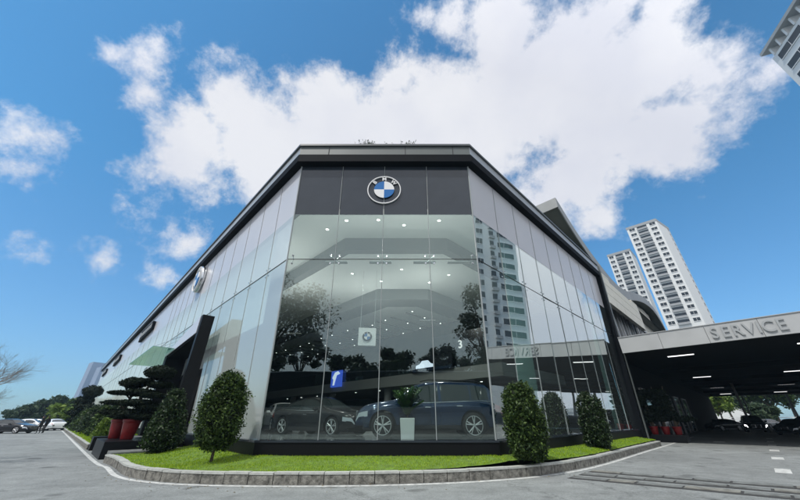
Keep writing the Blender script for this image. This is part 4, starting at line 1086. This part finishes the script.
def cloud_tree(loc, pads, trunk, label, seed, leaf='leaf_black', pot=None, n=900, ls=.05, group=None, name='cloud_pruned_pine', cat='tree'):
    random.seed(seed); t = empty(name, loc, label, cat, group)
    tk = MB(); tk.tube(trunk, [.10 - .07 * i / (len(trunk) - 1) for i in range(len(trunk))], 8)
    for (x_, y_, z_, rx, rz) in pads:
        base = min(trunk, key=lambda p: abs(p[2] - (z_ - .15))); tk.tube([base, ((base[0] + x_) / 2, (base[1] + y_) / 2, z_ - rz * .8), (x_, y_, z_ - rz * .3)], [.04, .03, .02], 6)
    tk.build('trunk', M['bark'], t, True)
    for q, (x_, y_, z_, rx, rz) in enumerate(pads):
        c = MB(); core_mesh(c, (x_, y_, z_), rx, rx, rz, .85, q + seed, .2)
        pts = [p for p in blob_pts((x_, y_, z_), rx, rx, rz, n, .75, .25, q + seed)]
        leaf_quads(c, pts, ls); c.build('foliage_pad', [M[leaf], M['core']], t)
    return t
def pot(loc, r, h, label, m='redpot', group='red glazed pots'):
    mb = MB(); mb.lathe([(r * .62, 0), (r * .68, .03), (r * .92, h * .75), (r * .95, h * .86), (r * 1.05, h * .88), (r * 1.05, h), (r * .93, h), (r * .90, h * .9), (.01, h * .9)], 28)
    o = mb.build('glazed_pot', M[m], None, True); o.location = loc; return tag(o, label, 'pot', group)
cam_r = Vector((1, 0, 0))
p1 = AB(20.25, 2.55, .6); p2 = AB(21.6, 2.25, .6)
# pads are laid out across the view: x to the right
pot(p1, .35, .80, 'red glazed pot on the granite ledge, the one nearer the corner'); pot(p2, .35, .80, 'red glazed pot on the granite ledge, the one farther from the corner')
cloud_tree(p1 + UP * .78, [(.35, .2, 2.05, .66, .34), (-.2, 0, 1.62, .5, .15), (.5, .3, 1.50, .6, .15), (-.15, .1, 1.18, .7, .12), (.5, 0, 1.02, .6, .13), (-.1, 0, .72, .75, .13), (.5, .2, .52, .62, .14), (-.2, 0, .28, .7, .16), (.4, 0, .12, .5, .14)],
    [(0, 0, 0), (.1, .03, .5), (-.05, 0, 1.0), (.2, .1, 1.6), (.35, .2, 2.1)], 'tall cloud-pruned pine with a domed top in the nearer red pot', 41, group='cloud-pruned pines by the entrance', n=1500)
cloud_tree(p2 + UP * .78, [(-.05, 0, 1.62, .58, .27), (-.5, 0, 1.18, .55, .10), (.2, 0, 1.15, .45, .12), (-.6, .1, .74, .65, .11), (.25, 0, .70, .55, .12), (-.5, 0, .33, .6, .12), (.15, 0, .15, .6, .14)],
    [(0, 0, 0), (-.1, 0, .4), (.05, 0, .9), (-.05, 0, 1.6)], 'shorter layered cloud-pruned pine in the farther red pot', 42, group='cloud-pruned pines by the entrance', n=1300)
cloud_tree(AB(57, 1.9, .3), [(.3, 0, 4.1, 1.0, .75), (-.2, 0, 3.1, .9, .5), (.3, 0, 2.4, 1.2, .4), (-.2, 0, 1.8, 1.2, .4), (.2, 0, 1.1, 1.1, .45), (0, 0, .5, 1.0, .45)],
    [(0, 0, 0), (.1, 0, 1.2), (-.1, 0, 2.4), (.2, 0, 3.8)], 'dark layered cloud-pruned pine standing at the far end of the left lawn', 43, n=900, ls=.12)
# dark pots under the canopy
for i, (a, b) in enumerate(((5.6, 30.9), (4.95, 31.0), (4.3, 31.1))):
    pl = AB(a, b, .45); od = ('leftmost', 'middle', 'rightmost')[i]
    pot(pl, .27, .5, 'red glazed pot under the canopy, %s of the three' % od, group='red pots under the canopy')
    random.seed(60 + i)
    pads = [(random.uniform(-.6, .6), random.uniform(-.3, .3), .5 + .34 * k, random.uniform(.45, .7), random.uniform(.16, .26)) for k in range(6)]
    cloud_tree(pl + UP * .48, pads, [(0, 0, 0), (.1, 0, .8), (-.1, 0, 1.7), (.05, 0, 2.6)], 'dark cloud-pruned tree in the %s red pot under the canopy' % od, 50 + i, n=600, ls=.07, leaf='leaf_black', group='potted trees under the canopy')
m = MB(); m.abox(3.9, 6.05, 30.4, 31.7, -.05, .45); tag(m.build('granite_ledge', M['bgranite'], bevel=.01), 'black granite ledge under the canopy carrying three red pots', 'ledge', 'black granite ledges')
# plant in white planter inside the glass
wp = empty('white_planter', (.24, 11.72, FZ), 'white square tapered planter behind the corner glass in front of the navy SUV', 'planter')
m = MB(); m.hexa([(-.21, -.21, 0), (.21, -.21, 0), (.21, .21, 0), (-.21, .21, 0), (-.24, -.24, .62), (.24, -.24, .62), (.24, .24, .62), (-.24, .24, .62)]); m.build('pot_body', M['whitepot'], wp, bevel=.02)
m = MB(); m.box(-.215, .215, -.215, .215, .622, .635); m.build('pot_soil', M['core'], wp)
hp = empty('leafy_houseplant', (.24, 11.72, FZ + .60), 'bushy green houseplant growing in the white planter', 'plant'); random.seed(77)
lv = MB(); stm = MB()
for k in range(26):
    a = random.random() * 6.283; l = random.uniform(.45, 1.0); sp = random.uniform(.15, .6); pts = [Vector((math.cos(a) * sp * q * q, math.sin(a) * sp * q * q * .7, l * q)) for q in (0, .33, .66, 1)]
    stm.tube(pts, [.012, .010, .008, .004], 5)
    for q in range(3, 14):
        f = q / 14; p = Vector((math.cos(a) * sp * f * f, math.sin(a) * sp * f * f * .7, l * f))
        for s in (-1, 1):
            d = Vector((math.cos(a + s * 1.3), math.sin(a + s * 1.3), .45)).normalized(); w_ = d.cross(UP).normalized() * .045
            lv.add([p, p + d * .09 + w_, p + d * .2, p + d * .09 - w_], [(0, 1, 2, 3)])
stm.build('stem', M['bark'], hp); lv.build('leaves', M['leaf_house'], hp)
# weeds on the roof edge
for (x_, n_, lab) in ((-1.45, 26, 'sparse weed tuft growing on the roof edge above the corner, left of the emblem'), (.25, 18, 'sparser weed tuft growing on the roof edge just right of the emblem')):
    random.seed(int(n_)); wd = MB(); y_ = 11.3 - .72
    for k in range(n_):
        bx = random.gauss(0, .3); hh = random.uniform(.12, .38); tip = (bx + random.uniform(-.15, .15), random.uniform(-.05, .1), hh)
        wd.tube([(bx, 0, 0), tip], [.008, .004], 4); leaf_quads(wd, [tip, (tip[0] * .95, tip[1], hh * .7), (tip[0] * .9, 0.02, hh * .5)], .04)
    o = wd.build('roof_weed', M['leaf_dark']); o.location = (x_, y_, 12.90); tag(o, lab, 'weed', 'weeds on the roof edge')

# ------------------------------------------------------------------ trees
tree((-13.8, -10.5, 0), 14.6, 6.2, label='leafy street tree behind the camera, seen mirrored in the left of the corner glass', seed=3, nleaf=12000, ls=.16, clumps=46, core=False, group='street trees mirrored in the glass')
tree((8.9, -10.0, 0), 13.0, 3.6, label='leafy street tree behind the camera, seen mirrored in the right of the corner glass', seed=6, nleaf=4800, ls=.15, clumps=26, core=False, group='street trees mirrored in the glass')
bt = bare_tree((-17.2, 12.6, 0), 4.2, 'bare leafless tree whose twigs reach into the left edge of the view', seed=4, r0=.12, levels=7)
bare_tree(tuple(az_pt(-67, 24)), 8.5, 'bare tree left of the drive, seen mirrored in the side glass', seed=14)
bare_tree(tuple(az_pt(-74, 20)), 8.0, 'bare tree nearest the camera on the left, seen mirrored in the side glass', seed=15)
random.seed(31)
for i, (u, D, h, r, leaf, lab) in enumerate(((24, 118, 4.5, 4.5, 'leaf_far', 'low grey-green tree at the far left end of the treeline'), (36, 116, 6.0, 5, 'leaf_far', 'rounded dark tree above the parked white cars'), (48, 120, 8.2, 6.5, 'leaf_far', 'tallest dark tree of the far left treeline'), (60, 118, 8, 5, 'leaf_far', 'dark tree behind the bright green one on the left'),
        (62, 84, 5.2, 4.2, 'leaf_bright', 'bright yellow-green tree in front of the far left treeline'), (73, 100, 6.5, 5, 'leaf_mid', 'mid-green tree at the right end of the far left treeline'), (82, 112, 7.5, 5, 'leaf_far', 'dark tree partly behind the cloud pine'))):
    az = math.degrees(math.atan2(u - 400, 352)); tree(tuple(az_pt(az, D)), h * .78, r * .72, label=lab, group='trees at the far left', leaf=leaf, nleaf=2200, ls=.38, clumps=16, seed=70 + i, trunk_h=h * .15)
for i, (u, D, h, r, leaf, lab) in enumerate(((722, 112, 8.5, 4.6, 'leaf_bright', 'bright yellow-green tree beyond the canopy on the left'), (733, 150, 13, 7, 'leaf_far', 'grey-green tree beyond the canopy behind the bright one'), (752, 128, 10, 5.5, 'leaf_far', 'round dark tree beyond the canopy above the black SUV'), (778, 125, 14, 7.5, 'leaf_mid', 'broad green tree beyond the canopy on the right'), (797, 140, 15, 8, 'leaf_far', 'grey-green tree beyond the canopy at the right edge'), (765, 110, 4.5, 3, 'leaf_far', 'low dark tree beyond the canopy beside the right-hand cars'))):
    az = math.degrees(math.atan2(u - 400, 352)); tree(tuple(az_pt(az, D)), h, r, label=lab, group='trees beyond the canopy', leaf=leaf, nleaf=2600, ls=.38, clumps=18, seed=90 + i, trunk_h=h * .28)

# ------------------------------------------------------------------ towers
def tower(name, corner, d1, w1, d2, w2, h, floors, cols1, cols2, label, z0w=0.0, m='tower', fmin=0, winm='towerwin', group=None, lab_small=False, crown=True, cap=2.2):
    """corner: plan position; d1/d2 unit directions of the two seen faces"""
    t = empty(name, corner, label, 'building', group); fh = h / floors
    P0 = Vector((0, 0, 0)); body = MB(); n1 = d2 * -1; n2 = d1 * -1
    pts = [P0, P0 + d1 * w1, P0 + d1 * w1 + d2 * w2, P0 + d2 * w2]
    if d1.cross(d2).z < 0: pts = pts[::-1]
    body.hexa([p + UP * -1 for p in pts] + [p + UP * h for p in pts]); body.build('wall', M[m], t)
    if crown:
        cp = MB(); ctr = P0 + d1 * w1 / 2 + d2 * w2 / 2
        q = [ctr + (p - ctr) * .5 for p in pts]; cp.hexa([p + UP * h for p in q] + [p + UP * (h + cap) for p in q])
        cp.build('rooftop_block', M[m], t)
        pr = MB(); q2 = [ctr + (p - ctr) * 1.02 for p in pts]; pr.hexa([p + UP * (h - .5) for p in q2] + [p + UP * (h + .9) for p in q2]); pr.build('parapet', M['towerband'], t)
    lim = 0
    for (d, n, cols) in ((d1, n1, cols1), (d2, n2, cols2)):
        wdt = w1 if d is d1 else w2
        for (c0, c1, kind) in cols:
            for f in range(floors - 1, fmin - 1, -1):
                z = f * fh + fh * .28; zz = z + fh * .5
                wmb = MB(); a = d * (c0 * wdt); b = d * (c1 * wdt)
                wmb.hexa([a + UP * z, b + UP * z, b + n * .08 + UP * z, a + n * .08 + UP * z, a + UP * zz, b + UP * zz, b + n * .08 + UP * zz, a + n * .08 + UP * zz])
                lim += 1
                wo = wmb.build('window', M[winm], t) if lim <= 100 else None
                if wo is None: continue
                if kind == 'balcony':
                    bm_ = MB(); e = .9; a2 = d * ((c0 - .01) * wdt); b2 = d * ((c1 + .01) * wdt); zb = f * fh
                    bm_.hexa([a2 + UP * zb, b2 + UP * zb, b2 + n * e + UP * zb, a2 + n * e + UP * zb, a2 + UP * (zb + .15), b2 + UP * (zb + .15), b2 + n * e + UP * (zb + .15), a2 + n * e + UP * (zb + .15)])
                    bm_.hexa([a2 + n * (e - .08) + UP * (zb + .15), b2 + n * (e - .08) + UP * (zb + .15), b2 + n * e + UP * (zb + .15), a2 + n * e + UP * (zb + .15), a2 + n * (e - .08) + UP * (zb + 1.0), b2 + n * (e - .08) + UP * (zb + 1.0), b2 + n * e + UP * (zb + 1.0), a2 + n * e + UP * (zb + 1.0)])
                    bm_.build('balcony', M['towerband'], t)
                elif kind == 'win':
                    sm_ = MB(); mid = (a + b) / 2; wdv = d * .04
                    sm_.hexa([a + n * .09 + UP * (z - .15), b + n * .09 + UP * (z - .15), b + n * .25 + UP * (z - .15), a + n * .25 + UP * (z - .15), a + n * .09 + UP * z, b + n * .09 + UP * z, b + n * .25 + UP * z, a + n * .25 + UP * z])
                    sm_.hexa([mid - wdv + n * .09 + UP * z, mid + wdv + n * .09 + UP * z, mid + wdv + n * .12 + UP * z, mid - wdv + n * .12 + UP * z, mid - wdv + n * .09 + UP * zz, mid + wdv + n * .09 + UP * zz, mid + wdv + n * .12 + UP * zz, mid - wdv + n * .12 + UP * zz])
                    sm_.build('window_sill', M['white'], wo)
    return t
def dirv(azd): return Vector((math.sin(R(azd)), math.cos(R(azd)), 0))
# main right tower
C1 = az_pt(44.9, 190); tower('apartment_tower', C1, dirv(-46), 13.2, dirv(57), 16, 93, 31, [(.06, .24, 'win'), (.34, .66, 'balcony'), (.74, .92, 'win')], [(.85, .95, 'win')], 'taller white apartment tower with three window columns above the canopy', fmin=13)
C2 = az_pt(40.3, 205); tower('apartment_tower', C2, dirv(-46), 11.5, dirv(46), 14, 87, 29, [(.06, .24, 'win'), (.34, .66, 'balcony'), (.76, .94, 'win')], [], 'lower white apartment tower standing left of the taller one', fmin=12)
# tower at the top right of the frame, also mirrored in the right-hand glass
C3 = az_pt(64.3, 108); d3 = dirv(201)
tower('apartment_tower', C3, d3, 30, dirv(111), 22, 84, 21, [(.05, .30, 'win'), (.36, .42, 'balcony'), (.52, .60, 'win'), (.70, .94, 'win')], [], 'near grey-white apartment tower cut off by the top right corner', fmin=2, crown=False)
pg = MB(); o3 = Vector(C3)
for k in range(12):
    p = o3 + d3 * (1 + k * 2.5); n = dirv(111) * -1
    pg.hexa([p + n * .2 + UP * 84, p + d3 * .5 + n * .2 + UP * 84, p + d3 * .5 - n * 4 + UP * 84, p - n * 4 + UP * 84, p + n * .2 + UP * 86.5, p + d3 * .5 + n * .2 + UP * 86.5, p + d3 * .5 - n * 4 + UP * 86.5, p - n * 4 + UP * 86.5])
tw3 = [o for o in COL.objects if o.name.startswith('apartment_tower')][-1]
pg.build('roof_pergola', M['tower'], tw3, org=o3)
pg = MB(); n = dirv(111) * -1
pg.hexa([o3 - d3 * .6 + n * .9 + UP * 86.5, o3 + d3 * 31 + n * .9 + UP * 86.5, o3 + d3 * 31 - n * 5 + UP * 86.5, o3 - d3 * .6 - n * 5 + UP * 86.5, o3 - d3 * .6 + n * .9 + UP * 87.4, o3 + d3 * 31 + n * .9 + UP * 87.4, o3 + d3 * 31 - n * 5 + UP * 87.4, o3 - d3 * .6 - n * 5 + UP * 87.4])
pg.build('roof_slab', M['roofgrey'], tw3, org=o3)
# far left blocks
def azu(u): return math.degrees(math.atan2(u - 400, 352))
tower('office_block', az_pt(azu(93), 250), dirv(-52), 15, dirv(-40), 40, 33, 10, [(.1, .9, 'band')], [], 'pale block with a dark glazed stripe beyond the left wall', fmin=1, crown=False)
tower('office_block', az_pt(azu(95), 230), dirv(-50), 12, dirv(-40), 30, 36, 10, [], [], 'plain pale block directly beyond the end of the left wall', fmin=1)
tower('distant_tower', az_pt(azu(79), 620), dirv(-55), 21, dirv(30), 22, 66, 20, [(.1, .25, 'band'), (.75, .9, 'band')], [], 'hazy blue-grey tower on the left horizon, the nearer of two', m='haze_tower', winm='haze_tower', crown=False, fmin=4)
tower('distant_tower', az_pt(azu(68), 680), dirv(-55), 22, dirv(30), 20, 78, 20, [], [], 'hazy blue-grey tower on the left horizon, the farther of two', m='haze_tower', winm='haze_tower', crown=False, fmin=4)
tower('apartment_block', az_pt(-62, 75), dirv(-152), 34, dirv(-62), 14, 17, 5, [(.04, .16, 'balcony'), (.22, .34, 'win'), (.4, .52, 'balcony'), (.6, .72, 'win'), (.8, .92, 'balcony')], [], 'low apartment block off to the left, seen mirrored in the side glass', crown=False)
# unseen wall added behind the camera to darken the corner glass's low reflections
fw = empty('boundary_wall', (0, -24, 0), 'long dark boundary wall behind the camera, mirrored low in the corner glass', 'wall'); m = MB(); m.box(-45, 45, 0, .3, 0, 4.3); m.build('wall_panel', M['darkwall'], fw)
m = MB(); m.box(-45, 45, -.05, .35, 4.3, 4.4); m.build('coping', M['conc'], fw)
for i, x_ in enumerate((-34, -24, -16, -8, 0, 8, 16, 26)):
    tree((x_, -30 - (i % 2) * 3, 0), (10.5 if x_ < -10 else 7.5) + (i % 3) * .7, 4.2, label='street tree beyond the boundary wall behind the camera', group='trees beyond the boundary wall behind the camera', seed=120 + i, nleaf=2200, ls=.3, clumps=16)
# pale fence and building beyond the canopy
fz = empty('white_fence', az_pt(45, 135), 'low white boundary fence beyond the canopy', 'fence')
m = MB(); dr = dirv(132); c = Vector(az_pt(45, 135))
for k in range(-14, 15): p = dr * (k * 2.5); m.tube([p, p + UP * 1.9], .08, 6)
m.build('post', M['white'], fz); m = MB(); 
for z in (.3, .8, 1.3, 1.8): m.tube([dr * -36 + UP * z, dr * 36 + UP * z], .07, 6)
m.build('rail', M['white'], fz)

# ------------------------------------------------------------------ people
def person(loc, heading, label, joints, R_, top='cloth_black', scale=1.0, bag=False):
    t = empty('person', loc, label, 'person', rz=heading)
    J = {'pelvis': (0, 0, .93), 'belly': (0, 0, 1.08), 'chest': (.01, 0, 1.30), 'neck': (.02, 0, 1.47), 'head': (.04, 0, 1.56), 'crown': (.03, 0, 1.68),
         'shL': (0, .17, 1.40), 'elL': (-.02, .25, 1.13), 'wrL': (.10, .24, .90), 'haL': (.13, .24, .82), 'shR': (0, -.17, 1.40), 'elR': (-.02, -.25, 1.13), 'wrR': (.12, -.24, .92), 'haR': (.15, -.24, .84),
         'hiL': (0, .09, .88), 'knL': (.12, .10, .50), 'anL': (.02, .10, .09), 'toL': (.16, .11, .03), 'hiR': (0, -.09, .88), 'knR': (-.02, -.10, .50), 'anR': (-.16, -.10, .12), 'toR': (-.04, -.11, .03)}
    J.update(joints)
    rad = {'pelvis': .135, 'belly': .12, 'chest': .15, 'neck': .055, 'head': .085, 'crown': .075, 'shL': .07, 'shR': .07, 'elL': .045, 'elR': .045, 'wrL': .03, 'wrR': .03, 'haL': .035, 'haR': .035, 'hiL': .095, 'hiR': .095, 'knL': .06, 'knR': .06, 'anL': .042, 'anR': .042, 'toL': .035, 'toR': .035}
    keys = list(J); ed = [('pelvis', 'belly'), ('belly', 'chest'), ('chest', 'neck'), ('neck', 'head'), ('head', 'crown'), ('chest', 'shL'), ('shL', 'elL'), ('elL', 'wrL'), ('wrL', 'haL'), ('chest', 'shR'), ('shR', 'elR'), ('elR', 'wrR'), ('wrR', 'haR'), ('pelvis', 'hiL'), ('hiL', 'knL'), ('knL', 'anL'), ('anL', 'toL'), ('pelvis', 'hiR'), ('hiR', 'knR'), ('knR', 'anR'), ('anR', 'toR')]
    me = bpy.data.meshes.new('body'); me.from_pydata([J[k] for k in keys], [(keys.index(a), keys.index(b)) for a, b in ed], [])
    o = bpy.data.objects.new('body', me); COL.objects.link(o); o.parent = t
    sk = o.modifiers.new('skin', 'SKIN'); sk.use_smooth_shade = True
    for i, k in enumerate(keys): v = me.skin_vertices[0].data[i]; v.radius = (rad[k], rad[k]); v.use_root = (k == 'pelvis')
    sb = o.modifiers.new('sub', 'SUBSURF'); sb.levels = 1; sb.render_levels = 1
    me.materials.append(M[top])
    hd = MB(); core_mesh(hd, (J['head'][0], 0, J['head'][2] + .05), .095, .08, .12, 1, 0, .0); hm_ = hd; hm_.mi = [0] * len(hm_.f); hd.build('face', M['skin'], t, True)
    hr = MB(); core_mesh(hr, (J['head'][0] - .02, 0, J['head'][2] + .085), .10, .09, .11, 1, 1, .1); hr.mi = [0] * len(hr.f); hr.build('hair', M['hair'], t, True)
    if bag:
        b_ = MB(); b_.box(-.12, .12, -.05, .05, 0, .28); bo = b_.build('handbag', M['plastic'], None, bevel=.02); bo.location = Vector(loc) + Vector((.2, -.25, .45)); tag(bo, 'dark bag carried by the right-hand person in black', 'bag')
    return t
u = 45; az = azu(44); p = az_pt(az, 56); person(p, R(200), 'person dressed in black on the left of the pair walking on the drive', {}, None)
p = az_pt(azu(49), 57); person(p, R(165), 'person dressed in black on the right of the pair, carrying a bag', {'knL': (-.02, .1, .5), 'anL': (-.14, .1, .12), 'toL': (-.02, .1, .03), 'knR': (.12, -.1, .5), 'anR': (.05, -.1, .09), 'toR': (.18, -.1, .03)}, None, bag=True)

# ------------------------------------------------------------------ air
hb = MB(); hb.box(-905, 905, -905, 905, -1, 122)
hm_ = bpy.data.materials.new('haze_air'); N_, L_ = nt(hm_); N_.remove(N_['Principled BSDF'])
pv = N_.new('ShaderNodeVolumePrincipled'); pv.inputs['Color'].default_value = (.5, .76, 1, 1); pv.inputs['Density'].default_value = .0005; pv.inputs['Anisotropy'].default_value = .2
L_.new(pv.outputs[0], N_['Material Output'].inputs['Volume'])
tag(hb.build('haze', hm_), 'thin pale blue haze that softens the far towers', 'haze', kind='stuff')
# fallen leaves along the kerb
random.seed(99); fl_ = MB()
for _ in range(150):
    p = random.choice(curve) + Vector((random.gauss(0, .25), -abs(random.gauss(.15, .5)), 0)); p.z = .008
    if p.y > 9.0 and p.dot(EA) > 4.6 and p.dot(EB) < 1e9 and random.random() < .4: continue
    a = random.random() * 6.28; d = Vector((math.cos(a), math.sin(a), 0)) * random.uniform(.012, .03); e_ = Vector((-d.y, d.x, .004)) * .5
    fl_.add([p - d, p - e_, p + d, p + e_ + UP * .008], [(0, 1, 2, 3)])
tag(fl_.build('fallen_leaves', leafmat('dry_leaf', (.10, .07, .02), (.22, .17, .05), .8)), 'scattered small dry leaves on the paving along the kerb', 'leaves', kind='stuff')
